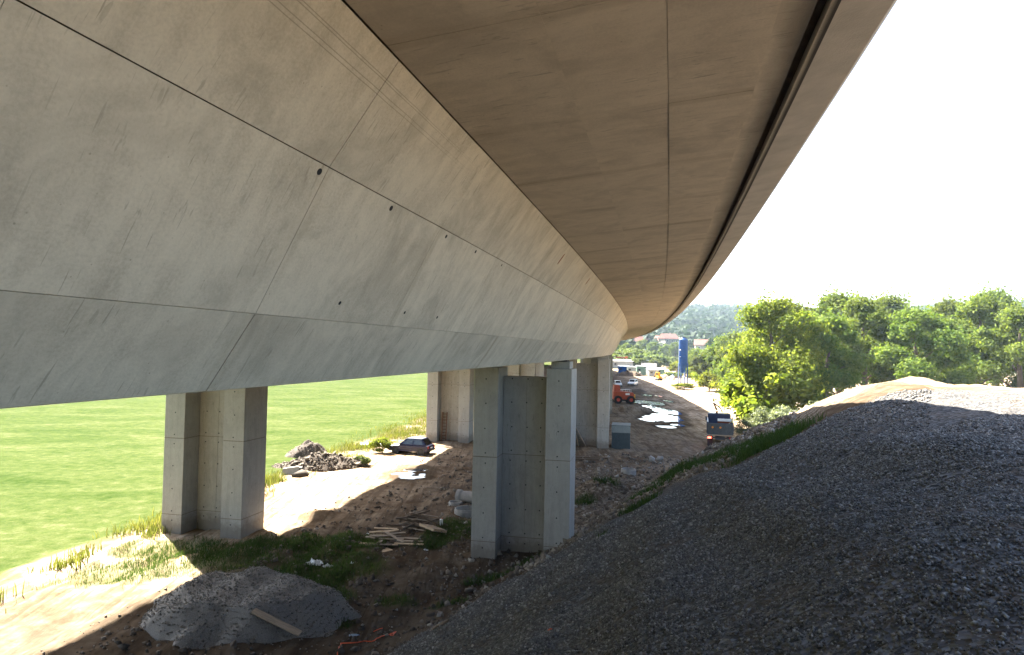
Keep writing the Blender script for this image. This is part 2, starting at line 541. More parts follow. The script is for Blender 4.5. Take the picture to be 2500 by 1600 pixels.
def leafy(name, dark, light, trans=.35, rough=.7, tcol=None):
    m, nt, b, o = nodes_of(name)
    a = nt.nodes.new('ShaderNodeAttribute'); a.attribute_name = 'tint'
    c = ramp(nt, a.outputs['Fac'], [(.0, dark), (.55, tuple((np.array(dark) + np.array(light)) / 2)), (1.0, light)])
    inf = nt.nodes.new('ShaderNodeObjectInfo')
    hs = nt.nodes.new('ShaderNodeHueSaturation')
    nt.links.new(c, hs.inputs['Color'])
    nt.links.new(math_n(nt, 'ADD', .485, math_n(nt, 'MULTIPLY', inf.outputs['Random'], .03)), hs.inputs['Hue'])
    nt.links.new(math_n(nt, 'ADD', .85, math_n(nt, 'MULTIPLY', inf.outputs['Random'], .3)), hs.inputs['Value'])
    c = hs.outputs[0]
    nt.links.new(c, b.inputs['Base Color']); b.inputs['Roughness'].default_value = rough
    b.inputs['Specular IOR Level'].default_value = .06
    tr = nt.nodes.new('ShaderNodeBsdfTranslucent')
    nt.links.new(mixc(nt, 1.0, c, (1.5, 1.55, .75) if tcol is None else tcol, 'MULTIPLY'), tr.inputs['Color'])
    mx = nt.nodes.new('ShaderNodeMixShader'); mx.inputs[0].default_value = trans
    nt.links.new(b.outputs[0], mx.inputs[1]); nt.links.new(tr.outputs[0], mx.inputs[2])
    nt.links.new(mx.outputs[0], o.inputs['Surface'])
    MATS[name] = m
    return m
leafy('leaf_bright', (.06, .09, .016), (.19, .20, .035), .45)
leafy('leaf_mid', (.04, .07, .016), (.125, .15, .034), .4)
leafy('leaf_dark', (.015, .04, .016), (.05, .085, .03), .25)
leafy('leaf_olive', (.05, .075, .03), (.135, .155, .065))
leafy('leaf_silver', (.09, .11, .075), (.24, .26, .18), .3)
leafy('wood_far', (.010, .024, .014), (.032, .050, .020), .2)
leafy('grass_shade', (.018, .042, .012), (.055, .085, .025))
leafy('grass_dry', (.045, .062, .016), (.14, .13, .045))

# ---- ground: one material driven by what lies where, plus painted sun and shade
def ground_material():
    m, nt, b, o = nodes_of('site_ground')
    v = coords(nt)
    def att(n):
        a = nt.nodes.new('ShaderNodeAttribute'); a.attribute_name = n; return a.outputs['Fac']
    big = noise(nt, v, .22, 5, .6, .5)
    mid = noise(nt, v, 1.7, 6, .62, .3)
    fine = noise(nt, v, 14, 4, .6)
    tr = noise(nt, mapping(nt, v, (2.6, .35, 1)), 1.0, 5, .6, .8)
    f = math_n(nt, 'ADD', math_n(nt, 'MULTIPLY', big, .4), math_n(nt, 'ADD', math_n(nt, 'MULTIPLY', mid, .35), math_n(nt, 'MULTIPLY', tr, .25)))
    dirt = ramp(nt, f, [(.36, (.052, .037, .026)), (.5, (.096, .074, .055)), (.66, (.165, .132, .10))])
    # scattered pale pebbles
    vo = nt.nodes.new('ShaderNodeTexVoronoi'); vo.inputs['Scale'].default_value = 5.0; nt.links.new(v, vo.inputs['Vector'])
    peb = math_n(nt, 'MULTIPLY', ramp(nt, vo.outputs['Distance'], [(.10, (1, 1, 1)), (.22, (0, 0, 0))]), ramp(nt, mid, [(.42, (0, 0, 0)), (.62, (1, 1, 1))]))
    dirt = mixc(nt, math_n(nt, 'MULTIPLY', peb, .45), dirt, (.19, .165, .135))
    dirt = mixc(nt, att('damp_shade'), dirt, mixc(nt, .75, dirt, (.012, .009, .007)))  # damp soil and near shade mixed into the dirt colour
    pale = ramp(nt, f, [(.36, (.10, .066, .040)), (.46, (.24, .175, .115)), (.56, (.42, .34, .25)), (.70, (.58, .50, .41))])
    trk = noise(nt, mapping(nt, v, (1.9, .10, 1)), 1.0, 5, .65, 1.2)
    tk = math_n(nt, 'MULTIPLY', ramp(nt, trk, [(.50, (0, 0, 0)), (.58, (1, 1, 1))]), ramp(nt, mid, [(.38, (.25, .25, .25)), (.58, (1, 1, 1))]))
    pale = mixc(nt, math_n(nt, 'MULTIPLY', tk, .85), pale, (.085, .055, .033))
    c = mixc(nt, att('pale'), dirt, pale)  # pale tone carries sunlit brightness as well as the road's own colour
    vg = nt.nodes.new('ShaderNodeTexVoronoi'); vg.inputs['Scale'].default_value = 17.0; nt.links.new(v, vg.inputs['Vector'])
    sepc = nt.nodes.new('ShaderNodeSeparateColor'); nt.links.new(vg.outputs['Color'], sepc.inputs[0])
    gr = ramp(nt, sepc.outputs[0], [(0, (.04, .04, .041)), (.6, (.085, .085, .086)), (1, (.16, .16, .16))])
    gr = mixc(nt, ramp(nt, mid, [(.45, (0, 0, 0)), (.7, (1, 1, 1))]), gr, mixc(nt, .5, gr, (.12, .09, .065)))
    c = mixc(nt, att('gravel'), c, gr)
    vs = nt.nodes.new('ShaderNodeTexVoronoi'); vs.inputs['Scale'].default_value = 6.5; nt.links.new(v, vs.inputs['Vector'])
    seps = nt.nodes.new('ShaderNodeSeparateColor'); nt.links.new(vs.outputs['Color'], seps.inputs[0])
    rub = ramp(nt, seps.outputs[0], [(0, (.06, .046, .032)), (.6, (.14, .115, .088)), (1, (.26, .23, .19))])
    c = mixc(nt, att('rubble'), c, rub)
    gsoil = ramp(nt, mid, [(.35, (.03, .045, .014)), (.65, (.06, .085, .022))])
    c = mixc(nt, att('grass'), c, gsoil)
    gl = noise(nt, mapping(nt, v, (.10, .20, 1)), 1.0, 5, .65, .6)
    gf = math_n(nt, 'ADD', math_n(nt, 'MULTIPLY', gl, .36), math_n(nt, 'ADD', math_n(nt, 'MULTIPLY', noise(nt, v, 1.3, 6, .75), .46), math_n(nt, 'MULTIPLY', noise(nt, v, 9.0, 3, .7), .20)))
    fld = ramp(nt, gf, [(.38, (.018, .034, .008)), (.47, (.036, .053, .015)), (.55, (.055, .068, .024)), (.66, (.105, .105, .058))])
    c = mixc(nt, att('field'), c, fld)
    c = mixc(nt, att('wood'), c, (.04, .055, .02))
    # damp ground round the puddles
    c = mixc(nt, att('wet'), c, mixc(nt, .55, c, (.03, .022, .015)))
    nt.links.new(c, b.inputs['Base Color'])
    b.inputs['Roughness'].default_value = 1.0; b.inputs['Specular IOR Level'].default_value = 0.0
    h = math_n(nt, 'ADD', math_n(nt, 'MULTIPLY', mid, .5), math_n(nt, 'ADD', math_n(nt, 'MULTIPLY', fine, .25), math_n(nt, 'MULTIPLY', tr, .4)))
    nb = bump(nt, h, .7, .09, b)
    h2 = mixc(nt, math_n(nt, 'MAXIMUM', att('gravel'), att('rubble')), (0, 0, 0), vg.outputs['Distance'])
    bump(nt, h2, .8, .05, b, nb)
    MATS['ground'] = m
ground_material()

# ------------------------------------------------------------------ ground sheet
HEAPS += [(*hit(1480, 1210)[:2], 3.6, 2.6, 1.0, .3, .1), (*hit(770, 1262)[:2], 1.8, 1.1, .28, .4, .1), (*hit(1545, 1004)[:2], 4.2, 3.0, .85, .1, .1),
          (*hit(1700, 1132)[:2], 3.0, 2.0, .5, .2, .1)]
def axis_grid(lo, hi, n0, n1, step, g, far0, far1):
    a = list(np.arange(n0, n1 + 1e-6, step))
    s = step; v = n1
    while v < far1:
        s *= g; v += s; a.append(min(v, far1))
    s = step; v = n0; b = []
    while v > far0:
        s *= g; v -= s; b.append(max(v, far0))
    return np.array(b[::-1] + a)
gxs = axis_grid(0, 0, -34, 34, .24, 1.055, -1700, 1700)
gys = np.concatenate([axis_grid(0, 0, -6, 62, .22, 1.06, -300, -6 + 68), ])
_y = list(gys); s_ = .22
while _y[-1] < 1800:
    s_ = min(s_ * 1.014, 60) if _y[-1] < 260 else s_ * 1.05
    _y.append(_y[-1] + s_)
gys = np.array(_y)
GX, GY = np.meshgrid(gxs, gys)
GZ = ground_z(GX, GY)
fmv = field_mask(GX, GY)
R_ = np.hypot(GX, GY)
# road: pale haul road on the right, from the photograph
ROADP = [(1792, 1046), (1775, 1016), (1752, 990), (1728, 966), (1702, 944), (1676, 924), (1652, 907), (1630, 895), (1606, 884)]
ROADW = [hit(*p) for p in ROADP]
rx_ = np.interp(GY, [p.y for p in ROADW], [p.x for p in ROADW])
rdist = np.abs(GX - rx_) + 2.2 * (fbm(GX * .3, GY * .3, 3, 51) - .5)
roadm = (1 - sstep(2.8, 4.6, rdist)) * sstep(48, 60, GY) * (1 - sstep(340, 380, GY))
# ground paled where the sun falls: sunlight put into the colour, plus the road
lefty = np.array([hit(652, 1312), hit(840, 1205), hit(1000, 1130), hit(1060, 1108)])
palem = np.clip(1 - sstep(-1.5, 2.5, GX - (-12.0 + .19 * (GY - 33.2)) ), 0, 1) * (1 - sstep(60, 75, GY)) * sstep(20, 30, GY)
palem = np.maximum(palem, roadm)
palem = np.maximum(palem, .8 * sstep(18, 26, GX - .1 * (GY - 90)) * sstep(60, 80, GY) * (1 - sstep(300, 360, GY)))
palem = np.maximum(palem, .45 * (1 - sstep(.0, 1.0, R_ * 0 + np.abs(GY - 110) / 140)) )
palem = np.maximum(palem, sstep(12.5, 16.5, GX + 2 * (fbm(GX * .3, GY * .3, 2, 63) - .5)) * (1 - sstep(55, 62, GY)) * .9)  # bank crest paled to bounce more light onto the deck underside
palem = np.maximum(palem, .8 * (1 - sstep(-4, -1, GY)))  # unseen ground behind the viewer, paled as a reflector for the deck
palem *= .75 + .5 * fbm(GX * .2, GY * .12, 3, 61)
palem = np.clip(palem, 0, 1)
grav = gravel_mask(GX, GY)
gp_ = []
def blob(px, py, rx, ry, rot=0.0, w=1.0):
    c = hit(px, py)
    gp_.append((c.x, c.y, rx, ry, rot, w))
GRASS_SPOTS = [(790, 1385, 2.6, 2.4, .2), (700, 1330, 3.0, 1.6, .1), (770, 1430, 1.3, 1.0, .4), (815, 1460, 1.1, .9, 0), (690, 1410, 2.2, 1.2, .3), (860, 1325, 2.0, 1.6, .0), (1090, 1308, 1.7, 1.5, .5), (1050, 1330, 1.2, .8, .4),
               (1115, 1282, 1.0, 1.2, .2), (1225, 1400, 1.5, .45, .55), (1310, 1363, 1.0, .4, .6), (1170, 1420, .9, .35, .6), (1105, 1470, .8, .35, .5), (960, 1470, .9, .7, .3), (840, 1520, .5, .5, 0),
               (1590, 1200, 1.2, 1.4, .5), (1640, 1165, 1.2, 1.6, .4), (1690, 1142, 1.2, 1.6, .35), (1740, 1125, 1.2, 1.6, .3), (1790, 1108, 1.2, 1.6, .3), (1840, 1092, 1.3, 1.7, .3), (1890, 1078, 1.3, 1.8, .3),
               (1560, 1232, .8, .7, .5), (1420, 1228, .9, .8, 0), (1480, 1215, .7, .5, 0), (1410, 1315, .35, .3, 0), (1470, 1308, .3, .25, 0), (560, 1370, 3, 2, .2), (430, 1340, 3, 2, .2), (300, 1400, 3, 2, .2)]
for (px, py, a, b_, r) in GRASS_SPOTS: blob(px, py, a, b_, r)
def grass_mask(x, y):
    m_ = np.zeros_like(x)
    wob = .9 * (fbm(x * 1.3, y * 1.3, 3, 71) - .5)
    for (cx_, cy_, a, b_, rot, w_) in gp_:
        c, s2 = math.cos(rot), math.sin(rot)
        dx, dy = x - cx_, y - cy_
        q = np.hypot((dx * c + dy * s2) / a, (-dx * s2 + dy * c) / b_) + wob
        m_ = np.maximum(m_, (1 - sstep(.6, 1.1, q)) * w_)
    return m_
grs = grass_mask(GX, GY) * .55
rub = sstep(.25, 1.2, bank(GX, GY) - valley(GX, GY)) * (1 - grav) * sstep(24, 30, GY) * (1 - .8 * sstep(13, 17, GX))
grav = grav * (1 - .75 * sstep(13.5, 17.5, GX))
rub = np.maximum(rub, (1 - sstep(5, 9, np.hypot((GX - 7), (GY - 42) * .6))) * (1 - grav) * .8)
wet = puddle_mask_soft(GX, GY)
damp_shade = (1 - sstep(29, 41, GY + 5 * (fbm(GX * .2, GY * .2, 3, 81) - .5))) * sstep(-15, -9, GX - .19 * (GY - 33))  # damp soil plus painted shade, limited to the deck's shadow near the abutment
fld = sstep(-.6, .8, fmv)
wood = sstep(330, 420, R_) * (GX > -60) + sstep(600, 800, R_)
wood = np.clip(wood, 0, 1)
fld = fld * (1 - wood * (GX > 0))
nyy, nxx = GX.shape
V = np.stack([GX, GY, GZ], -1).reshape(-1, 3)
idx = np.arange(nyy * nxx).reshape(nyy, nxx)
Fq = np.stack([idx[:-1, :-1], idx[:-1, 1:], idx[1:, 1:], idx[1:, :-1]], -1).reshape(-1, 4)
fc = lambda A: A.ravel()[Fq].mean(1)
ATT = dict(pale=palem.ravel(), gravel=grav.ravel(), grass=grs.ravel(), field=fld.ravel(), rubble=np.clip(rub, 0, 1).ravel(), wet=wet.ravel(), damp_shade=damp_shade.ravel(), wood=wood.ravel())
cls = np.zeros(len(Fq), int)
cls[fc(grav) > .5] = 1
cls[fc(roadm) > .5] = 2
cls[fc(fmv) > 0] = 3
cls[fc(R_) > 420] = 4
def sub_sheet(name, sel):
    f = Fq[sel]; u_, inv = np.unique(f, return_inverse=True)
    me = np_mesh(name, V[u_], inv.reshape(-1, 4), MATS['ground'], True, {k: a[u_] for k, a in ATT.items()})
    o = bpy.data.objects.new(name, me); link(o); tag(o, kind='structure')
    return o
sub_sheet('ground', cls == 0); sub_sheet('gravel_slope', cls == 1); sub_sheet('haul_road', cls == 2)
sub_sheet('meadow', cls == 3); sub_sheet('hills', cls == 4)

for i, (cx_, cy_, a, b_) in enumerate(PW):
    mb = MB(); n = 40
    z = float(valley(np.array(cx_), np.array(cy_))) - .012 - .003 * i
    mb.v = [(cx_ + 1.22 * a * math.cos(2 * PI * k / n), cy_ + 1.22 * b_ * math.sin(2 * PI * k / n), z) for k in range(n)]
    mb.f = [tuple(range(n))]
    o = mb.build('puddle', MATS['puddle_water']); tag(o, kind='structure')

# ------------------------------------------------------------------ viaduct alignment
K0, K1, K2, K3 = -2.35, .2463, -.668e-3, 1.12e-6
DX = 75.0
_x75 = K0 + K1 * DX + K2 * DX ** 2 + K3 * DX ** 3
_h75 = K1 + 2 * K2 * DX + 3 * K3 * DX ** 2
def align(d):
    if d <= DX: return K0 + K1 * d + K2 * d * d + K3 * d ** 3, K1 + 2 * K2 * d + 3 * K3 * d * d
    t = d - DX
    return _x75 + _h75 * t - .0004 * t * t, _h75 - .0008 * t
def sec(d, o, z):
    """point of the cross-section: o metres right of the web corner line, z above the eye"""
    x, h = align(d); th = math.atan(h)
    return Vector((x + o * math.cos(th), d - o * math.sin(th), EYE + z))
pB, pJ2, pJ1, pC, pS2, pS1, pG = (-1.76, -.432), (-1.288, .263), (-.618, 1.524), (0, 2.40), (1.26, 2.53), (2.19, 2.64), (3.33, 2.75)
DRIP = (3.05, 2.725)
AX = pB[0] - 2.2                # axis of this girder
AX2 = AX - 15.2                 # axis of the twin girder

def loft(name, prof, ds, mat, parent, cap=True):
    mb = MB(); n = len(prof)
    for d in ds:
        for (o, z) in prof: mb.v.append(tuple(sec(d, o, z)))
    for i in range(len(ds) - 1):
        for k in range(n):
            k2 = (k + 1) % n
            mb.f.append((i * n + k, i * n + k2, (i + 1) * n + k2, (i + 1) * n + k))
    if cap:
        mb.f.append(tuple(range(n))); mb.f.append(tuple((len(ds) - 1) * n + k for k in range(n - 1, -1, -1)))
    o = mb.build(name, mat, parent)
    # uv in metres along the structure
    uvl = o.data.uv_layers.new(name='uv')
    cum = [0]
    for k in range(1, n): cum.append(cum[-1] + math.hypot(prof[k][0] - prof[k - 1][0], prof[k][1] - prof[k - 1][1]))
    for L in o.data.loops:
        i, k = divmod(L.vertex_index, n)
        uvl.data[L.index].uv = (ds[i], cum[k])
    return o
def panel(name, line, d0, d1, mat, parent, gap_d=.004, gap_t=.006, th=.05, proud=0.0, t0=0.0):
    """cast bay: follows a polyline of the section between two stations, th thick"""
    n = len(line); P = [Vector(p) for p in line]
    # shorten ends for the joints
    e0 = (P[1] - P[0]).normalized(); e1 = (P[-1] - P[-2]).normalized()
    P[0] = P[0] + e0 * gap_t; P[-1] = P[-1] - e1 * gap_t
    nor = []
    for i in range(n):
        t = (P[min(i + 1, n - 1)] - P[max(i - 1, 0)]).normalized()
        nor.append(Vector((-t.y, t.x)))           # outward: right/down side
    V_ = []; UV = []
    m_ = max(1, int((d1 - d0) / 6))
    ds = [d0 + gap_d + (d1 - d0 - 2 * gap_d) * k / m_ for k in range(m_ + 1)]
    cum = [t0]
    for k in range(1, n): cum.append(cum[-1] + (P[k] - P[k - 1]).length)
    for d in ds:
        for layer in (proud, proud - th):
            for i in range(n):
                q = P[i] + nor[i] * layer
                V_.append(tuple(sec(d, q.x, q.y))); UV.append((d, cum[i]))
    F_ = []; w2 = 2 * n
    for j in range(len(ds) - 1):
        a, c = j * w2, (j + 1) * w2
        for i in range(n - 1):
            F_.append((a + i, c + i, c + i + 1, a + i + 1))
            F_.append((a + n + i, a + n + i + 1, c + n + i + 1, c + n + i))
        F_.append((a, a + n, c + n, c)); F_.append((a + n - 1, c + n - 1, c + 2 * n - 1, a + 2 * n - 1))
    e = (len(ds) - 1) * w2
    for i in range(n - 1):
        F_.append((i, i + 1, n + i + 1, n + i)); F_.append((e + i, e + n + i, e + n + i + 1, e + i + 1))
    me = bpy.data.meshes.new(name); me.from_pydata(V_, [], F_); me.update()
    uvl = me.uv_layers.new(name='uv')
    li = np.zeros(len(me.loops), np.int32); me.loops.foreach_get('vertex_index', li)
    uvl.data.foreach_set('uv', np.asarray(UV, np.float32)[li].ravel())
    me.materials.append(mat)
    return link(bpy.data.objects.new(name, me), parent)

deck = empty('viaduct_deck', sec(0, AX, pB[1]), 0, 'curving concrete box girder viaduct with wide cantilevered soffit passing overhead', 'viaduct')
deck2 = empty('viaduct_deck', sec(0, AX2, pB[1]), 0, 'parallel concrete viaduct deck hidden behind the big girder, carried by the sunlit outer piers', 'viaduct')
def child(o, par):
    o.matrix_parent_inverse = Matrix.Translation(-Vector(par.location))
    return o
def inset(p, q, k):                 # move a section point inwards
    return (p[0] - k, p[1] + k * .8)
DS_ALL = [-16, -8] + list(np.arange(0, 340, 4.0))
IN = .045
core = [(pB[0] - .06, pB[1] + .03), (pJ2[0] - IN, pJ2[1] + .015), (pJ1[0] - IN, pJ1[1] + .02), (pC[0] - .035, pC[1] + .05), (pS2[0], pS2[1] + .05), (pS1[0], pS1[1] + .05), (3.31, 2.80),
        (3.33, 3.35), (-10.3, 3.35), (-10.3, 2.75), (AX * 2 - pC[0] , pC[1]), (AX * 2 - pJ1[0], pJ1[1]), (AX * 2 - pJ2[0], pJ2[1]), (AX * 2 - pB[0], pB[1]), (AX * 2 - pB[0] + .02, pB[1])]
o = child(loft('girder_core', core, DS_ALL, MATS['joint_dark'], deck), deck)
# bottom slab
child(loft('bottom_slab', [(pB[0] - .015, pB[1] - .001), (pB[0] - .05, pB[1] + .05), (AX * 2 - pB[0], pB[1] + .05), (AX * 2 - pB[0], pB[1] - .001)], DS_ALL, MATS['web_concrete'], deck), deck)
# cast bays of the web: three courses
WEBST = [-14 + 2.8 * i for i in range(45)]
rr = random.Random(3)
for (lo_, hi_, mt, ph, t0) in ((pB, pJ2, 'web_concrete', .0, 0), (pJ2, pJ1, 'web_concrete', .0, 3), (pJ1, pC, 'upper_web_concrete', .0, 7)):
    for i in range(len(WEBST) - 1):
        gt = .0042 if lo_ is not pB else .0055
        child(panel('web_panel', [hi_, lo_], WEBST[i], WEBST[i + 1], MATS[mt], deck, .0025, gt, .05, rr.uniform(-.003, .003), t0), deck)
    child(panel('web_panel', [hi_, lo_], WEBST[-1], 336, MATS[mt], deck, .003, .005, .05, 0, t0), deck)
SOFST = [-15.1 + 2.27 * i for i in range(56)]
for i in range(len(SOFST) - 1):
    bay = rr.uniform(-.002, .002)
    child(panel('soffit_panel', [pS2, (pC[0] + .016, pC[1])], SOFST[i], SOFST[i + 1], MATS['soffit_concrete'], deck, .002, .0008, .05, bay, 20), deck)
    child(panel('soffit_panel', [pS1, pS2], SOFST[i], SOFST[i + 1], MATS['soffit_concrete'], deck, .002, .0008, .05, bay, 25), deck)
    child(panel('soffit_panel', [DRIP, pS1], SOFST[i], SOFST[i + 1], MATS['soffit_concrete'], deck, .003, .0018, .05, rr.uniform(.002, .012), 30), deck)
child(panel('soffit_panel', [pS1, pS2, pC], SOFST[-1], 336, MATS['soffit_concrete'], deck, .002, .006, .05, 0, 20), deck)
child(panel('soffit_panel', [DRIP, pS1], SOFST[-1], 336, MATS['soffit_concrete'], deck, .002, .006, .05, 0, 30), deck)
# drip strip darkening towards the groove, open groove and the edge beam
ds_e = [-16 + 4 * k for k in range(89)]
strip = loft('drip_strip', [(pG[0], pG[1]), (pG[0], pG[1] + .06), (DRIP[0], DRIP[1] + .05), (DRIP[0], DRIP[1])], ds_e, MATS['drip_concrete'], deck)
uvl = strip.data.uv_layers[0]
for L in strip.data.loops:
    i, k = divmod(L.vertex_index, 4); uvl.data[L.index].uv = (ds_e[i], (.30, .30, 0, 0)[k])
child(strip, deck)
child(loft('groove_back', [(3.335, 2.83), (3.335, 3.3), (3.45, 3.3), (3.45, 2.83)], ds_e, MATS['joint_dark'], deck), deck)
child(loft('drip_nose', [(3.43, 2.735), (3.43, 2.95), (3.50, 2.95), (3.50, 2.735)], ds_e, MATS['drip_concrete'], deck), deck)
ebs = [-16 + 6.8 * k for k in range(52)]
for i in range(len(ebs) - 1):
    ds2 = [ebs[i] + .006, (ebs[i] + ebs[i + 1]) / 2, ebs[i + 1] - .006]
    child(loft('edge_beam', [(3.505, 2.80), (3.46, 3.36), (3.46, 3.66), (3.99, 3.66), (4.04, 2.945), (3.99, 2.90)], ds2, MATS['edge_concrete'], deck), deck)
    if i % 1 == 0:
        child(loft('shadow_parapet', [(3.62, 3.662), (3.68, 4.55), (3.86, 4.55), (3.92, 3.662)], ds2, MATS['edge_concrete'], deck), deck)  # unseen parapet added to widen the deck's shadow
# tie holes under the middle joint and near the lower joint, rusty slots in the upper course
def web_pt(d, a, b_, k):
    return sec(d, a[0] + (b_[0] - a[0]) * k, a[1] + (b_[1] - a[1]) * k)
def on_web(px, py, a, b_):
    """station and height fraction on the web course a-b seen at a pixel"""
    r = ray(px, py); best = None
    for d in np.arange(2, 60, .05):
        for k in (np.linspace(0, 1, 21)):
            p = web_pt(d, a, b_, k); q = p - Vector((0, 0, EYE)); dist = (q - r * q.dot(r)).length / q.length
            if best is None or dist < best[0]: best = (dist, d, k)
    return best[1], best[2]
tn = Vector((pC[0] - pJ1[0], 0, pC[1] - pJ1[1]))
def plug(d, a, b_, k, r_, mat, name, stretch=1.0):
    p = web_pt(d, a, b_, k); x, h = align(d); th = math.atan(h)
    fw = Vector((math.sin(th), math.cos(th), 0)); up = (web_pt(d, a, b_, 1) - web_pt(d, a, b_, 0)).normalized(); nn = fw.cross(up).normalized()
    if nn.x < 0: nn = -nn
    mb = MB(); n = 14
    for lay in (.0055, -.02):
        for q in range(n):
            an = 2 * PI * q / n
            mb.v.append(tuple(p + nn * lay + fw * math.cos(an) * r_ + up * math.sin(an) * r_ * stretch))
    mb.f = [tuple(range(n)), tuple(range(2 * n - 1, n - 1, -1))] + [(q, n + q, n + (q + 1) % n, (q + 1) % n) for q in range(n)]
    child(mb.build(name, mat, deck), deck)
for (px, py, r_) in ((783, 419, .030), (957, 508, .030), (1091, 577, .026), (1162, 612, .026), (1225, 648, .022)):
    d, k = on_web(px, py, pJ2, pJ1); plug(d, pJ2, pJ1, k, r_, MATS['hole_dark'], 'tie_hole')
for (px, py, r_) in ((827, 738, .022), (987, 762, .022), (1066, 775, .022)):
    d, k = on_web(px, py, pJ2, pJ1); plug(d, pJ2, pJ1, k, r_, MATS['hole_dark'], 'tie_hole')
for (px, py, s_) in ((1370, 632, 4.2), (1434, 688, 3.6)):
    d, k = on_web(px, py, pJ1, pC); plug(d, pJ1, pC, k, .035, MATS['rust'], 'rusty_slot', s_)
# twin deck
m2 = lambda p: (2 * AX2 - p[0] + 2 * (AX - AX), p[1])
sh = AX2 - AX
R2 = [(p[0] + sh, p[1]) for p in (pB, pJ2, pJ1, pC)]
Lm = [(2 * AX2 - (p[0] + sh), p[1]) for p in (pB, pJ2, pJ1, pC, pS2, pS1, pG)]
prof2 = R2 + [(-10.55, 2.85), (-10.55, 3.55)] + [(Lm[-2][0] - .1, 3.55), (Lm[-2][0] - .1, 2.75)] + Lm[-2::-1]
child(loft('box_girder', prof2, DS_ALL, MATS['web_concrete'], deck2), deck2)

# unseen abutment behind the viewer, added to keep light off the near slope
ab = empty('abutment', sec(-13, AX, -5), 0, 'unseen concrete abutment wall at the near end of both decks, added to block light', 'abutment')
mbx = MB()
pa, pb_ = sec(-14, 4.0, 0), sec(-14, -25, 0); x_, h_ = align(-14); th_ = math.atan(h_)
mid_ = (pa + pb_) / 2
mbx.box((mid_.x, mid_.y, 4.3), (29, 1.2, 9.5), rotm(0, 0, -th_))
child(mbx.build('added_abutment_wall', MATS['pier_concrete'], ab), ab)

# ------------------------------------------------------------------ piers
def pier(d, off, label, group=None, zb=-2.0, W=4.45, T=2.0, lifts=(.79, 4.59), top=8.64, rec=1.15, detail=True, zbR=None):
    x, h = align(d); th = math.atan(h)
    c = sec(d, off, 0)
    root = empty('bridge_pier', (c.x, c.y, 0), -th, label, 'bridge pier', group)
    pw = 1.13
    zs = [zb] + list(lifts) + [top]
    holes = MB()
    def hole(x_, y_, z_):
        n = 10; b = len(holes.v)
        for lay in (-.006, .03):
            for q in range(n):
                a = 2 * PI * q / n; holes.v.append((x_ + .032 * math.cos(a), y_ + lay, z_ + .032 * math.sin(a)))
        holes.f += [tuple(b + q for q in range(n - 1, -1, -1))] + [(b + q, b + (q + 1) % n, b + n + (q + 1) % n, b + n + q) for q in range(n)]
    for sx in (-1, 1):
        cx_ = sx * (W / 2 - pw / 2)
        core_ = MB().box((cx_, T / 2, (zb + top) / 2), (pw - .03, T - .03, top - zb - .04)).build('pillar', MATS['joint_dark'], root)
        for i in range(len(zs) - 1):
            z0, z1 = zs[i] + (.011 if i else 0), zs[i + 1] - (.011 if i < len(zs) - 2 else 0)
            MB().box((cx_, T / 2, (z0 + z1) / 2), (pw, T, z1 - z0)).build('lift', MATS['pier_concrete'], core_, bevel=.018, seg=2)
            if detail:
                for dz in (.18, 1.28, 2.42, 3.52):
                    zz = zs[i] + dz if i else zs[1] - 3.8 + dz
                    if z0 + .05 < zz < z1 - .05:
                        hole(cx_ + rr.uniform(-.03, .03), 0, zz)
        pl = MB().box((cx_ + .06 * sx * 0, T / 2, (top + EYE + pB[1] - .10) / 2), (.85, 1.2, EYE + pB[1] - .10 - top)).build('bearing_plinth', MATS['pier_concrete'], root, bevel=.02)
        MB().box((cx_, T / 2, EYE + pB[1] - .052), (.55, .7, .096)).build('bearing', MATS['black_trim'], root)
    # recessed wall between the pillars: left and right half per lift
    iw = W - 2 * pw
    wt = .55
    wall_top = top - .42
    wc = MB().box((0, rec + wt / 2, (zb + wall_top) / 2), (iw, wt - .03, wall_top - zb - .03)).build('wall', MATS['joint_dark'], root)
    zs2 = [zb] + list(lifts) + [wall_top]
    for i in range(len(zs2) - 1):
        z0, z1 = zs2[i] + (.011 if i else 0), zs2[i + 1] - (.011 if i < len(zs2) - 2 else 0)
        for sx in (-1, 1):
            MB().box((sx * iw / 4, rec + wt / 2, (z0 + z1) / 2), (iw / 2 - .008, wt, z1 - z0)).build('wall_panel', MATS['pier_concrete'], wc, bevel=.008, seg=1)
        if detail:
            for dz in (.18, 1.28, 2.42, 3.52):
                zz = zs2[i] + dz if i else zs2[1] - 3.8 + dz
                if z0 + .05 < zz < z1 - .05:
                    for xx in (-.32 * iw, 0.03, .32 * iw): hole(xx + rr.uniform(-.03, .03), rec, zz)
    if detail:
        tag(holes.build('tie_hole_grid', MATS['hole_dark'], root), kind='stuff')
    return root
def pier_off(d, px):      # offset so that the pier's right front edge shows at a pixel
    return None
pier(29.6, AX + .0, 'near concrete pier standing on the gravel slope, with two pillars and a recessed wall')
pier(65.5, AX + .05, 'second concrete pier of the near row, beside the teal site cabin', lifts=(2.0, 5.6), zb=-1.5)
pier(102, AX + .05, 'third concrete pier of the near row, just behind the cabin pier', lifts=(2.0, 5.6), zb=-1.5, detail=False)
for d in (139, 176, 213):
    pier(d, AX, 'far concrete pier of the near row, hidden behind the nearer ones', 'far piers of the near row', lifts=(2.2, 5.8), zb=-1.5 , detail=False)
pier(65.5, AX2 + 1.35, 'concrete pier of the outer row with a ladder leaning in its recess', lifts=(2.1, 5.75), zb=-1.5)
pier(29.6, AX2 - .85, 'near concrete pier of the outer row, beside the grassy heap', lifts=(.9, 4.7), zb=-1.5)
pier(102, AX2 + 1.0, 'concrete pier of the outer row seen through the gap above the recessed wall', lifts=(2.1, 5.75), zb=-1.5, detail=False)
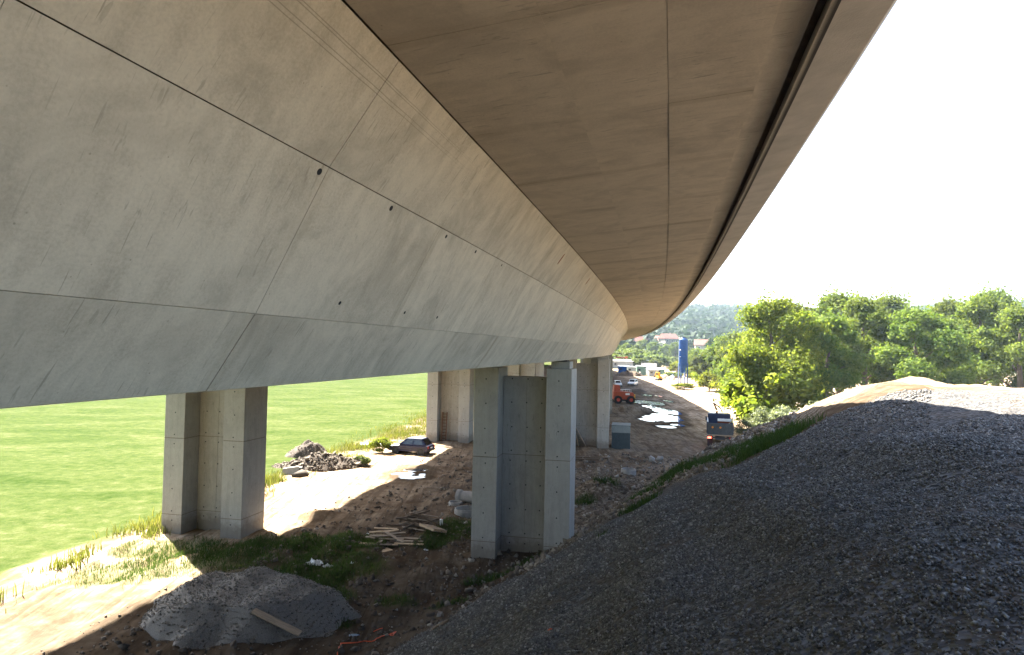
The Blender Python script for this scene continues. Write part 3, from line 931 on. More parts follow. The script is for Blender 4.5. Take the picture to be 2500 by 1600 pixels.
for d in (139, 176):
    pier(d, AX2, 'far concrete pier of the outer row', 'far piers of the outer row', lifts=(2.1, 5.75), zb=-1.5, detail=False)

# ------------------------------------------------------------------ loose stones (too many to count)
def stones(pos, size, seed, flat=.75):
    r = np.random.default_rng(seed); n = len(pos)
    cube = np.array([[-1, -1, -1], [1, -1, -1], [1, 1, -1], [-1, 1, -1], [-1, -1, 1], [1, -1, 1], [1, 1, 1], [-1, 1, 1]], float)
    V = cube[None] * (1 + r.uniform(-.45, .30, (n, 8, 3)))
    V[:, 4:, :2] *= r.uniform(.35, .9, (n, 1, 1))
    V *= (r.uniform(.7, 1.3, (n, 1, 3)) * np.array([1, 1, flat]))
    q = r.normal(size=(n, 4)); q /= np.linalg.norm(q, axis=1)[:, None]
    w_, x, y, z = q.T
    R = np.stack([1 - 2 * (y * y + z * z), 2 * (x * y - z * w_), 2 * (x * z + y * w_), 2 * (x * y + z * w_), 1 - 2 * (x * x + z * z), 2 * (y * z - x * w_), 2 * (x * z - y * w_), 2 * (y * z + x * w_), 1 - 2 * (x * x + y * y)], -1).reshape(n, 3, 3)
    V = np.einsum('nij,nkj->nki', R, V) * (np.asarray(size)[:, None, None] * .5) + pos[:, None, :]
    F = np.array([[0, 3, 2, 1], [4, 5, 6, 7], [0, 1, 5, 4], [1, 2, 6, 5], [2, 3, 7, 6], [3, 0, 4, 7]])
    F = (F[None] + (np.arange(n) * 8)[:, None, None]).reshape(-1, 4)
    return V.reshape(-1, 3), F, np.repeat(r.uniform(0, 1, n), 8)
def stone_mat(name, stops):
    m, nt, b, o = nodes_of(name)
    a = nt.nodes.new('ShaderNodeAttribute'); a.attribute_name = 'tint'
    c = ramp(nt, a.outputs['Fac'], stops)
    f = noise(nt, coords(nt), 9, 3)
    c = mixc(nt, .25, c, mixc(nt, f, (.03, .027, .024), (.24, .215, .185)))
    nt.links.new(c, b.inputs['Base Color']); b.inputs['Roughness'].default_value = .9; b.inputs['Specular IOR Level'].default_value = .2
    MATS[name] = m
stone_mat('crushed_stone', [(0, (.045, .044, .046)), (.5, (.10, .10, .102)), (.85, (.18, .178, .175)), (1, (.33, .32, .31))])
stone_mat('rubble_stone', [(0, (.06, .046, .032)), (.5, (.13, .105, .08)), (.85, (.22, .19, .155)), (1, (.38, .35, .30))])
stone_mat('pale_stone', [(0, (.07, .066, .06)), (.5, (.14, .132, .12)), (1, (.30, .285, .26))])
def scatter(name, pts, lo, hi, mat, seed, parent=None, sink=.15, pw=1.5, mul=1.0):
    r = np.random.default_rng(seed)
    size = lo + (hi - lo) * r.uniform(0, 1, len(pts)) ** pw
    size = size * mul
    p = np.column_stack([pts, ground_z(pts[:, 0], pts[:, 1]) + size * (.3 - sink)])
    V, F, t = stones(p, size, seed + 1)
    o = bpy.data.objects.new(name, np_mesh(name, V, F, MATS[mat], False, {'tint': t})); link(o, parent)
    return tag(o, kind='stuff')
# crushed stone on the slope, denser towards the viewer
def rand_view(n, d0, d1, u0, u1, seed, pw=1.0):
    r = np.random.default_rng(seed)
    y = d0 + (d1 - d0) * r.uniform(0, 1, n) ** pw
    return np.column_stack([y * r.uniform(u0, u1, n), y])
p1 = rand_view(125000, 2.6, 11.5, -.6, .80, 1, .70)
p2 = rand_view(48000, 9.0, 27.0, -.35, .62, 2, .75)
pp = np.concatenate([p1, p2]); keep = RNG.uniform(0, 1, len(pp)) < gravel_mask(pp[:, 0], pp[:, 1]) ** 1.5
pp = pp[keep]
nearw = np.clip(pp[:, 1] / 15, .40, 1.1)
scatter('crushed_stone_layer', pp, .018, .060, 'crushed_stone', 5, pw=1.8, mul=nearw)
# rubble on the bank behind the grass strip and round the near pier
p3 = np.concatenate([rand_view(9000, 27, 62, .08, .42, 8), rand_view(2500, 24, 46, -.1, .2, 9)])
rb = sstep(.05, .8, bank(p3[:, 0], p3[:, 1]) - valley(p3[:, 0], p3[:, 1])) + .45
keep = (RNG.uniform(0, 1, len(p3)) < rb) & (gravel_mask(p3[:, 0], p3[:, 1]) < .4)
scatter('rubble_stones', p3[keep], .05, .26, 'rubble_stone', 15, pw=3.0)
p4 = rand_view(5000, 18, 60, -.75, .1, 10)
keep = (p4[:, 0] - .19 * (p4[:, 1] - 33) > -12) & (field_mask(p4[:, 0], p4[:, 1]) < -.5) & (gravel_mask(p4[:, 0], p4[:, 1]) < .3) & (puddle_mask_soft(p4[:, 0], p4[:, 1]) < .1)
scatter('scattered_pebbles', p4[keep], .03, .13, 'rubble_stone', 25, pw=3.0)

stone_mat('earth_clod', [(0, (.03, .021, .014)), (.6, (.07, .052, .038)), (1, (.13, .105, .08))])
p5 = rand_view(9000, 17, 62, -.75, .12, 12)
keep = (field_mask(p5[:, 0], p5[:, 1]) < -.8) & (gravel_mask(p5[:, 0], p5[:, 1]) < .3) & (puddle_mask_soft(p5[:, 0], p5[:, 1]) < .1) & (fbm(p5[:, 0] * .3, p5[:, 1] * .3, 3, 13) > .46) & (p5[:, 0] - .19 * (p5[:, 1] - 33) > -11)
scatter('earth_clods', p5[keep], .04, .22, 'earth_clod', 27, pw=2.5, sink=.25)
# ------------------------------------------------------------------ grass (blades, too many to count)
def blades(pts, h0, h1, wd, seed, lean=.45, z=None):
    r = np.random.default_rng(seed); n = len(pts)
    if z is None: z = ground_z(pts[:, 0], pts[:, 1])
    h = h0 + (h1 - h0) * r.uniform(0, 1, n) ** 1.4; a = r.uniform(0, 2 * PI, n); b = a + r.normal(0, .6, n) + PI / 2
    L = np.stack([np.cos(b), np.sin(b)], 1) * (lean * r.uniform(.2, 1.0, n) * h)[:, None]
    wv = np.stack([np.cos(a), np.sin(a)], 1) * (wd * r.uniform(.6, 1.2, n) / 2)[:, None]
    def pt(off, zz): return np.column_stack([pts + off, z + zz])
    V = np.stack([pt(-wv, -.02 + 0 * h), pt(wv, -.02 + 0 * h), pt(L * .35 + wv * .8, h * .55), pt(L * .35 - wv * .8, h * .55), pt(L + wv * .12, h), pt(L - wv * .12, h)], 1)
    F = (np.array([[0, 1, 2, 3], [3, 2, 4, 5]])[None] + (np.arange(n) * 6)[:, None, None]).reshape(-1, 4)
    t = np.clip(np.repeat(r.uniform(0, .6, n) + .4 * fbm(pts[:, 0] * .8, pts[:, 1] * .8, 2, seed), 6), 0, 1)
    return V.reshape(-1, 3), F, t
def grass_obj(name, pts, h0, h1, wd, mat, seed, lean=.45):
    V, F, t = blades(pts, h0, h1, wd, seed, lean)
    o = bpy.data.objects.new(name, np_mesh(name, V, F, MATS[mat], True, {'tint': t})); link(o)
    return tag(o, kind='stuff')
gpts = []
for (cx_, cy_, a, b_, rot, w_) in gp_:
    n = int(min(4200, 850 * a * b_ + 220)); q = RNG.uniform(-1.3, 1.3, (n, 2)); c, s2 = math.cos(rot), math.sin(rot)
    gpts.append(np.column_stack([cx_ + q[:, 0] * a * c - q[:, 1] * b_ * s2, cy_ + q[:, 0] * a * s2 + q[:, 1] * b_ * c]))
gpts = np.concatenate(gpts); keep = RNG.uniform(0, 1, len(gpts)) < grass_mask(gpts[:, 0], gpts[:, 1]) ** 1.3
gpts = gpts[keep]
tall = gpts[:, 0] > 4.5
grass_obj('grass_patches', gpts[~tall], .06, .26, .020, 'grass_shade', 31, .8)
grass_obj('slope_grass', np.repeat(gpts[tall], 2, 0) + RNG.normal(0, .22, (2 * tall.sum(), 2)), .10, .40, .024, 'grass_shade', 32, .8)
# tall dry weeds along the meadow's edge
n = 42000
t_ = RNG.uniform(-1.2, 2.2, n); o_ = RNG.normal(0, 1, n)
ex, ey = _fb.x - _fa.x, _fb.y - _fa.y; EL = math.hypot(ex, ey)
wid = np.interp(t_, [-1.2, 0, .35, .7, 1.2, 2.2], [1.2, 1.2, 1.8, 3.6, 4.5, 4.5])
off = -1.1 * wid * .6 + o_ * wid * .55
wp = np.column_stack([_fa.x + ex * t_ - ey / EL * off, _fa.y + ey * t_ + ex / EL * off])
keep = RNG.uniform(0, 1, n) < sstep(.33, .55, fbm(wp[:, 0] * .35, wp[:, 1] * .35, 3, 77))
grass_obj('meadow_edge_weeds', wp[keep], .15, .62, .05, 'grass_dry', 33, .5)
# ------------------------------------------------------------------ trees and bushes
def crown(clumps, per, leaf, seed, flat=1.0):
    """leaf-sized faces spread through clumps (x,y,z,r)"""
    r = np.random.default_rng(seed); Vs = []; ts = []
    tot = sum(c[3] ** 2 for c in clumps)
    for (x, y, z, rad) in clumps:
        n = int(per * rad ** 2 / tot) + 4
        d = r.normal(size=(n, 3)); d /= np.linalg.norm(d, axis=1)[:, None]
        rr_ = rad * r.uniform(.15, 1.0, n) ** .5 * np.clip(1 + .33 * r.normal(size=n), .4, 2.0)
        p = np.array([x, y, z]) + d * rr_[:, None] * np.array([1, 1, .8 * flat])
        nrm = d * .7 + r.normal(size=(n, 3)) * .7 + np.array([0, 0, .35]); nrm /= np.linalg.norm(nrm, axis=1)[:, None]
        a = np.cross(nrm, r.normal(size=(n, 3))); a /= np.linalg.norm(a, axis=1)[:, None]; b = np.cross(nrm, a)
        s = leaf * r.uniform(.55, 1.35, n)[:, None]
        bend = nrm * s * .22
        V = np.stack([p - a * s, p - b * s * .55 + bend, p + a * s, p + b * s * .55 + bend], 1)
        Vs.append(V.reshape(-1, 3)); ct = r.uniform(-.18, .18)
        ts.append(np.repeat(np.clip(r.uniform(.15, .85, n) + ct, 0, 1), 4))
    V = np.concatenate(Vs); F = np.arange(len(V)).reshape(-1, 4)
    return V, F, np.concatenate(ts)
def tree(name, h, cw, seed, leafmat, leaves=6000, leaf=.22, trunk_h=.28, shape='round', label='', cat='tree', group=None, stems=1):
    r = random.Random(seed)
    root = empty(name, (0, 0, 0), 0, label, cat, group)
    mb = MB(); cl = []
    for sI in range(stems):
        sx, sy = (r.uniform(-.25, .25) * cw * .3, r.uniform(-.25, .25) * cw * .3) if stems > 1 else (0, 0)
        base_r = .035 * h / (1 + .5 * (stems - 1)) * (.6 if shape == 'bush' else .75)
        pts = []; rad = []
        for k in range(6):
            f = k / 5; pts.append((sx * (1 + f) + r.uniform(-.02, .02) * h * f, sy * (1 + f) + r.uniform(-.02, .02) * h * f, -.25 + f * h * .82)); rad.append(base_r * (1.15 - f) + .012)
        mb.tube(pts, rad, 7)
        nl = {'round': 11, 'tall': 12, 'bush': 7, 'cone': 12}[shape]
        for k in range(nl):
            f = trunk_h + (1 - trunk_h) * (k + r.random() * .6) / nl
            f = min(f, .96)
            i = min(int(f / .82 * 5), 4); p0 = Vector(pts[i]).lerp(Vector(pts[i + 1]), .5)
            p0.z = f * h * .8
            an = k * 2.4 + r.uniform(-.5, .5)
            if shape == 'cone': reach = cw * .5 * (1.05 - f) * 1.15
            elif shape == 'tall': reach = cw * .5 * math.sin(PI * min(.97, .25 + .72 * f)) * r.uniform(.7, 1.05)
            else: reach = cw * .5 * math.sin(PI * min(.93, .2 + .72 * f)) * r.uniform(.75, 1.1)
            rise = reach * (.1 if shape == 'cone' else .45)
            tip = Vector((sx + math.cos(an) * reach * .8, sy + math.sin(an) * reach * .8, p0.z + rise))
            mid = (p0 + tip) / 2 + Vector((0, 0, .08 * reach))
            mb.tube([p0, mid, tip], [base_r * .38 * (1.1 - f) + .012, base_r * .22 * (1.1 - f) + .01, .008], 5)
            reach = max(reach, .17 * cw) if shape == 'tall' else reach
            cr = max(.12 * cw, reach * (.36 if shape != 'cone' else .3)) * r.uniform(.75, 1.2)
            cl.append((tip.x, tip.y, tip.z, cr))
            cl.append((mid.x * 1.0 + r.uniform(-.3, .3) * cr, mid.y + r.uniform(-.3, .3) * cr, mid.z + .3 * cr, cr * .75))
            for q in range(2):
                a2 = an + r.uniform(-.9, .9); rr_ = reach * r.uniform(.7, 1.08)
                cl.append((sx + math.cos(a2) * rr_ * .9, sy + math.sin(a2) * rr_ * .9, p0.z + rise + r.uniform(-.6, .7) * cr, cr * r.uniform(.4, .7)))
        cl.append((pts[-1][0], pts[-1][1], h * .80, cw * (.07 if shape == 'cone' else .17)))
    mb.build('trunk', MATS['bark'], root, smooth=True)
    V, F, t = crown(cl, leaves, leaf, seed + 5)
    # pull the crown to its height
    V[:, 2] *= h / max(V[:, 2].max(), .1)
    o = bpy.data.objects.new('crown', np_mesh('crown', V, F, MATS[leafmat], False, {'tint': t})); link(o, root)
    return root
def put(o, x, y, rz=0, s=1.0, dz=0.0, label=None, group=None):
    o.location = (x, y, gz(x, y) + dz); o.rotation_euler = (0, 0, rz); o.scale = (s, s, s * 1.0)
    if label: o['label'] = label
    if group: o['group'] = group
    return o
big = tree('roadside_tree', 17.5, 11.5, 21, 'leaf_bright', 30000, .18, .16, 'round', 'tall bright yellow-green tree leaning over the haul road beside the truck', 'tree')
put(big, 30.6, 80, .4)
pr_high = tree('bank_tree', 16.5, 11.0, 27, 'leaf_mid', 24000, .19, .14, 'round', 'tall leafy tree rising behind the crest of the gravel bank', 'tree', 'tall trees behind the crest of the gravel bank')
pr_round = tree('roadside_tree', 9.5, 7.0, 31, 'leaf_mid', 11000, .21, .14, 'round', 'leafy mid green tree in the belt along the haul road', 'tree', 'trees in the belt along the haul road')
pr_tall = tree('roadside_tree', 12.0, 6.0, 32, 'leaf_olive', 11000, .22, .14, 'tall', 'tall olive green tree in the belt along the haul road', 'tree', 'olive trees in the belt along the haul road')
pr_dark = tree('roadside_tree', 12.5, 6.5, 33, 'leaf_dark', 11000, .22, .14, 'round', 'dark green tree standing above the belt behind the blue silo', 'tree', 'dark trees behind the silo')
pr_cone = tree('conifer_tree', 14.0, 5.5, 34, 'leaf_dark', 6500, .30, .08, 'cone', 'dark conifer among the village trees', 'tree', 'dark conifers among the village trees')
pr_bush = tree('roadside_bush', 3.6, 4.6, 35, 'leaf_bright', 6000, .15, .05, 'bush', 'round sunlit bush at the foot of the roadside trees', 'bush', 'sunlit bushes at the foot of the roadside trees', 3)
pr_silver = tree('silvery_bush', 4.4, 5.0, 36, 'leaf_silver', 7000, .12, .05, 'bush', 'pale silvery bush beside the truck above the rubble bank', 'bush', 'pale silvery bushes beside the truck', 4)
pr_shrub = tree('field_shrub', 3.4, 5.0, 37, 'leaf_olive', 3200, .26, .05, 'bush', 'low olive shrub in the thicket beyond the site cabins', 'bush', 'olive shrubs in the thicket beyond the site cabins', 3)
used = set()
def spot(pr, x, y, rz=None, s=1.0, label=None, group=None):
    o = pr if pr.name not in used else copy_tree(pr)
    used.add(o.name)
    if rz is None: rz = rr.uniform(0, 6.28)
    return put(o, x, y, rz, s, -.05, label, group)
def spot_px(pr, px, top_py, d, s_h, **kw):
    """at a depth, sized so that its top shows at top_py (s_h = prototype height)"""
    p = at_depth(px, top_py, d); g = gz(p.x, d)
    return spot(pr, p.x, d, s=max(.35, (p.z - g) / s_h), **kw)
# right-hand belt, near to far
spot(pr_silver, 26.2, 66.5, s=1.05); spot(pr_silver, 29.5, 63.5, s=1.2); spot(pr_silver, 25.0, 70.5, s=.7)
for (px, py, d) in ((1862, 915, 86), (1822, 925, 96), (1890, 860, 78)): spot_px(pr_bush, px, py, d, 3.6)
for (px, py, d) in ((1935, 705, 88), (2020, 735, 80), (2110, 690, 92), (2240, 720, 84), (2390, 690, 98)): spot_px(pr_high, px, py, d, 16.5)
for (px, py, d) in ((2050, 680, 110), (2320, 700, 116), (2490, 715, 90), (2180, 690, 125), (2430, 675, 130)): spot_px(pr_high, px, py, d, 16.5)
for (px, py, d) in ((1845, 900, 112), (1815, 905, 126), (1780, 907, 142), (1736, 900, 160), (1712, 900, 185), (1690, 890, 215), (1655, 880, 250), (1668, 875, 270)): spot_px(pr_bush, px, py, d, 3.6)
for (px, py, d) in ((1830, 838, 120), (1802, 850, 140), (1775, 858, 158), (1738, 862, 190), (1770, 812, 175), (1810, 800, 150), (1690, 860, 225), (1700, 845, 262), (1740, 838, 240)): spot_px(pr_round, px, py, d, 9.5)
for (px, py, d) in ((1785, 830, 165), (1725, 850, 178), (1698, 868, 200), (1672, 862, 260)): spot_px(pr_tall, px, py, d, 12.0)
for (px, py, d) in ((1757, 815, 205), (1738, 822, 285)): spot_px(pr_dark, px, py, d, 12.5)
# thicket beyond the cabins
for (px, py, d) in ((1515, 852, 330), (1532, 846, 340), (1552, 848, 325), (1570, 858, 318), (1588, 852, 335), (1608, 862, 312), (1624, 866, 330), (1642, 868, 320), (1500, 862, 315), (1524, 866, 308), (1560, 872, 300), (1598, 874, 300)):
    spot_px(pr_shrub, px, py, d, 3.4)
for (px, py, d) in ((1530, 834, 400), (1556, 838, 395), (1595, 832, 420), (1625, 838, 410), (1570, 826, 440), (1650, 832, 405), (1508, 838, 420), (1676, 842, 380), (1660, 820, 470)):
    spot_px(pr_round, px, py, d, 9.5, label='leafy tree among the red-roofed houses below the hill', group='trees among the village houses')
for (px, py, d) in ((1598, 808, 480), (1582, 812, 470), (1690, 818, 470), (1720, 815, 480)): spot_px(pr_cone, px, py, d, 14.0)
# bushes inside the site
cb = hit(930, 1106); spot(pr_bush, cb.x, cb.y, s=.45, label='dark green bush growing between the white boards and the blue car', group=None)
sb = hit(1668, 951); b2 = spot(pr_bush, sb.x, sb.y, s=.55, label='low round bush at the foot of the blue silo'); b2.scale = (1.35, 1.0, .5)
sb = hit(1640, 925); b2 = spot(pr_shrub, sb.x + 2, sb.y + 8, s=.62, label='weedy shrub patch between the cabins and the silo'); b2.scale = (2.0, 1.2, .6)
sb = hit(880, 1140); b2 = spot(pr_shrub, sb.x, sb.y, s=.28, label='small weedy clump beside the stony earth heap')
for o_ in bpy.data.objects:
    if o_.parent is None and o_.get('category') == 'bush' and o_.get('group') and not any(q is not o_ and q.get('label') == o_['label'] for q in bpy.data.objects):
        del o_['group']
# wooded hillside: reads as one mass
r = np.random.default_rng(99)
n = 5200
az = r.uniform(-.02, .80, n); rad = 430 + 900 * r.uniform(0, 1, n) ** .8
hx, hy = np.sin(az) * rad, np.cos(az) * rad; hz = ground_z(hx, hy)
Vs = []; Ts = []
for i in range(n):
    s = r.uniform(3.2, 6.5) * (1 + rad[i] / 3000); m_ = 36
    d = r.normal(size=(m_, 3)); d /= np.linalg.norm(d, axis=1)[:, None]; d[:, 2] = np.abs(d[:, 2]) * 1.3 - .3
    p = np.array([hx[i], hy[i], hz[i] + s * 1.1]) + d * s * r.uniform(.6, 1.05, (m_, 1)) * np.array([1, 1, 1.15])
    nrm = d + r.normal(size=(m_, 3)) * .45; nrm /= np.linalg.norm(nrm, axis=1)[:, None]
    a = np.cross(nrm, r.normal(size=(m_, 3))); a /= np.linalg.norm(a, axis=1)[:, None]; b = np.cross(nrm, a)
    q = s * r.uniform(.22, .42, (m_, 1))
    Vs.append(np.stack([p - a * q, p - b * q, p + a * q, p + b * q], 1).reshape(-1, 3))
    Ts.append(np.repeat(np.clip(r.uniform(0, .7, m_) + r.uniform(-.15, .4), 0, 1), 4))
V = np.concatenate(Vs)
o = bpy.data.objects.new('hillside_wood', np_mesh('hillside_wood', V, np.arange(len(V)).reshape(-1, 4), MATS['wood_far'], False, {'tint': np.concatenate(Ts)}))
link(o); tag(o, kind='stuff')

# ------------------------------------------------------------------ silo
def world_at(px, py):
    p = hit(px, py); return Vector((p.x, p.y, gz(p.x, p.y)))
def silo():
    b = world_at(1667, 941); root = empty('silo', b, .12, 'tall blue cylindrical silo on four steel legs beside the haul road', 'silo')
    R, zc, zt = 1.18, 5.6, 12.2
    MB().lathe([(0, zc - .02), (R, zc), (R, zt), (R * .98, zt + .04), (.55, zt + .55), (.5, zt + .6), (0, zt + .62)], 32).build('tank', MATS['blue_paint'], root, smooth=False)
    for z in (zc + .1, zc + 2.2, zc + 4.4, zt - .08):
        MB().lathe([(R + .002, z - .05), (R + .045, z - .05), (R + .045, z + .05), (R + .002, z + .05)], 32, close=True).build('band', MATS['blue_paint'], root)
    MB().lathe([(R * .97, zc - .02), (.28, zc - 2.0), (.22, zc - 2.5), (.0, zc - 2.5)], 28).build('hopper', MATS['blue_paint'], root)
    MB().lathe([(.5, zt + .6), (.5, zt + .85), (0, zt + .9)], 16).build('cap', MATS['black_trim'], root)
    for k in range(4):
        a = PI / 4 + k * PI / 2; x, y = 1.25 * math.cos(a), 1.25 * math.sin(a)
        lg = MB().box((x, y, 2.95), (.27, .27, 5.9)).build('leg', MATS['blue_paint'], root)
        MB().box((x, y, .05), (.5, .5, .1)).build('foot_plate', MATS['silo_trim'], lg)
        a2 = a + PI / 2; x2, y2 = 1.25 * math.cos(a2), 1.25 * math.sin(a2)
        MB().tube([(x, y, 5.3), (x2, y2, 3.6)], .035, 6).build('brace', MATS['blue_paint'], root)
        MB().tube([(x, y, 3.5), (x2, y2, 3.5)], .035, 6).build('brace', MATS['blue_paint'], root)
    MB().tube([(-1.32, -.3, .6), (-1.32, -.3, zt + .4), (-1.0, -.2, zt + .7)], .06, 8).build('fill_pipe', MATS['silo_trim'], root)
    for z in (9.35, 7.6): 
        mb = MB()
        for k in range(6):
            a0, a1 = PI * 1.08 + k * .07, PI * 1.08 + (k + 1) * .07
            q = [(1.19 * math.cos(a0), 1.19 * math.sin(a0)), (1.19 * math.cos(a1), 1.19 * math.sin(a1)), (1.2 * math.cos(a1), 1.2 * math.sin(a1)), (1.2 * math.cos(a0), 1.2 * math.sin(a0))]
            mb.hexa([(p[0], p[1], z) for p in q] + [(p[0], p[1], z + (.32 if z > 9 else .18)) for p in q])
        mb.build('white_plate', MATS['white_board'], root)
silo()

# ------------------------------------------------------------------ site cabins and huts
def cabin(px0, px1, py_top, py_base, wallmat, roofmat, label, depth=4.5, rz=-.15, overhang=.18, door=True, roof_h=.16, name='site_cabin', back=0.0, band=None, ribs=True):
    a, b = world_at(px0, py_base), world_at(px1, py_base)
    W = max((b - a).length, .8); c = (a + b) / 2; d = c.y
    H = (py_base - py_top) / FPX * d
    root = empty(name, (c.x, c.y + back, gz(c.x, c.y + back) - .06), rz, label, 'cabin')
    MB().box((0, depth / 2, H / 2), (W, depth, H)).build('wall', MATS[wallmat], root)
    mb = MB().hexa([(-W / 2 - overhang, -overhang, H), (W / 2 + overhang, -overhang, H), (W / 2 + overhang, depth + overhang, H + .03), (-W / 2 - overhang, depth + overhang, H + .03),
             (-W / 2 - overhang, -overhang, H + roof_h * .5), (W / 2 + overhang, -overhang, H + roof_h * .5), (W / 2 + overhang, depth + overhang, H + roof_h), (-W / 2 - overhang, depth + overhang, H + roof_h)])
    mb.build('roof', MATS[roofmat], root)
    if ribs:
        n = max(4, int(W / .35))
        for k in range(n):
            MB().box((-W / 2 + (k + .5) * W / n, -.02, H * .5), (.08, .04, H * .96)).build('rib', MATS[wallmat], root)
    for sx in (-1, 1):
        MB().box((sx * (W / 2 - .05), -.03, H / 2), (.1, .06, H)).build('corner_post', MATS[wallmat], root)
    if door and W > 1.6:
        dr = MB().box((W * .18, -.045, min(2.0, H * .8) / 2 + .08), (.85, .05, min(2.0, H * .8))).build('door', MATS[wallmat], root, bevel=.01)
        MB().box((W * .18 + .32, -.085, 1.05), (.05, .03, .14)).build('handle', MATS['black_trim'], dr)
        wn_ = MB().box((-W * .22, -.045, H * .62), (.8, .05, .6)).build('window', MATS['black_trim'], root)
        MB().box((-W * .22, -.075, H * .62), (.7, .02, .5)).build('pane', MATS['glass_dark'], wn_)
    if band:
        MB().box((0, -.04, H - .36), (W + .02, .06, .66)).build('upper_panel', MATS[band], root)
    return root
cabin(1511, 1531, 894, 912, 'blue_paint', 'roof_sheet', 'bright blue site cabin at the end of the cabin row')
cabin(1533, 1553, 896, 914, 'cabin_grey', 'roof_sheet', 'grey site cabin standing between the blue and the green one')
cabin(1556, 1575, 894, 917, 'cabin_green', 'roof_sheet', 'dark green site cabin with a pale roof next to a white box')
cabin(1575, 1584, 901, 915, 'cabin_white', 'cabin_white', 'small white box beside the dark green cabin', 2.2, door=False, name='storage_box')
cabin(1586, 1606, 903, 920, 'cabin_grey', 'roof_sheet', 'low grey-green hut with an overhanging white roof', 4.5, overhang=.5)
cabin(1606, 1621, 902, 915, 'cabin_green', 'roof_sheet', 'dark hut with a sloping white roof beside the sand heap', 4.0, overhang=.5, roof_h=.5)
cabin(1585, 1617, 890, 905, 'cabin_white', 'roof_sheet', 'long white cabin standing behind the two low huts', 5.0, back=14)
cabin(1501, 1552, 884, 903, 'cabin_grey', 'roof_sheet', 'long grey shed with a bright roof behind the cabin row', 8.0, back=12, overhang=.4)
c_ = cabin(1494, 1537, 1037, 1096, 'cabin_teal', 'cabin_pale', 'teal site cabin with a pale upper band behind the second pier', 2.4, -.18, .03, False, .05, band='cabin_pale')
# white crash barrier with an orange sign beyond the cabins
pa, pb2 = at_depth(1480, 879, 300), at_depth(1585, 876, 300)
rt = empty('road_barrier', (pa.x, pa.y, gz(pa.x, pa.y)), 0, 'long white road barrier in front of the thicket beyond the cabins', 'barrier')
for k in range(12):
    x0 = (pb2.x - pa.x) * k / 12
    MB().box((x0 + (pb2.x - pa.x) / 24, 0, pa.z - rt.location.z), ((pb2.x - pa.x) / 12 - .04, .12, .75)).build('rail', MATS['white_board'], rt)
    MB().box((x0, .12, (pa.z - rt.location.z) / 2), (.14, .14, pa.z - rt.location.z + .6)).build('post', MATS['sheet_metal'], rt)
ps = at_depth(1529, 873, 296); sg = empty('road_sign', (ps.x, ps.y, gz(ps.x, ps.y)), 0, 'small orange road sign above the white barrier', 'sign')
hz_ = ps.z - sg.location.z
MB().box((0, 0, hz_ / 2), (.1, .1, hz_)).build('post', MATS['sheet_metal'], sg); MB().box((0, -.08, hz_), (1.3, .05, .9)).build('panel', MATS['machine_orange'], sg)
ps = at_depth(1514, 873, 298); sg = empty('road_sign', (ps.x, ps.y, gz(ps.x, ps.y)), 0, 'long brown-red board above the white barrier', 'sign')
hz_ = ps.z - sg.location.z
for x in (-1.6, 1.6): MB().box((x, 0, hz_ / 2), (.1, .1, hz_)).build('post', MATS['sheet_metal'], sg)
MB().box((0, -.08, hz_), (3.8, .05, .6)).build('panel', MATS['roof_red'], sg)

# ------------------------------------------------------------------ houses below the hill
def house(px, py_top, d, W, D, label, rz, wallh=4.5, roofh=3.2):
    p = at_depth(px, py_top, d); g = gz(p.x, d); base = p.z - wallh - roofh
    root = empty('village_house', (p.x, d, g - .2), rz, label, 'house'); zb = base - g + .2; Hh = wallh + max(zb, 0)
    if zb < 0: Hh = wallh
    z0 = 0 if zb > 0 else 0
    Hh = p.z - roofh - (g - .2)
    MB().box((0, 0, Hh / 2), (W, D, Hh)).build('wall', MATS['wall_plaster'], root)
    e = .5
    rf = MB().poly([(-W / 2 - e, -D / 2 - e, Hh - .1), (W / 2 + e, -D / 2 - e, Hh - .1), (W / 2 + e, D / 2 + e, Hh - .1), (-W / 2 - e, D / 2 + e, Hh - .1), (-W / 2 - e, 0, Hh + roofh), (W / 2 + e, 0, Hh + roofh)],
         [(0, 1, 5, 4), (2, 3, 4, 5), (0, 4, 3), (1, 2, 5), (0, 3, 2, 1)]).build('roof', MATS['roof_red'], root)
    MB().box((W * .2, D * .12, Hh + roofh * .95), (.7, .7, 1.8)).build('chimney', MATS['wall_plaster'], rf)
    for k in range(3):
        for zz in (Hh - 1.6,):
            wn_ = MB().box((-W / 2 + W * (k + .5) / 3, -D / 2 - .03, zz), (1.2, .08, 1.4)).build('window', MATS['white_board'], root)
            MB().box((-W / 2 + W * (k + .5) / 3, -D / 2 - .08, zz), (1.0, .03, 1.2)).build('pane', MATS['glass_dark'], wn_)
house(1632, 815, 440, 9.5, 9, 'pale village house with a pinkish red roof among trees left of the silo top', .3)
house(1615, 820, 455, 7.5, 8, 'smaller village house with a red roof beside the larger pinkish one', -.5)
house(1722, 829, 380, 11, 9, 'village house with a broad dark red roof behind the belt of trees', -.2)
house(1568, 822, 470, 9, 8, 'pale village house half hidden under the far end of the deck', .2)

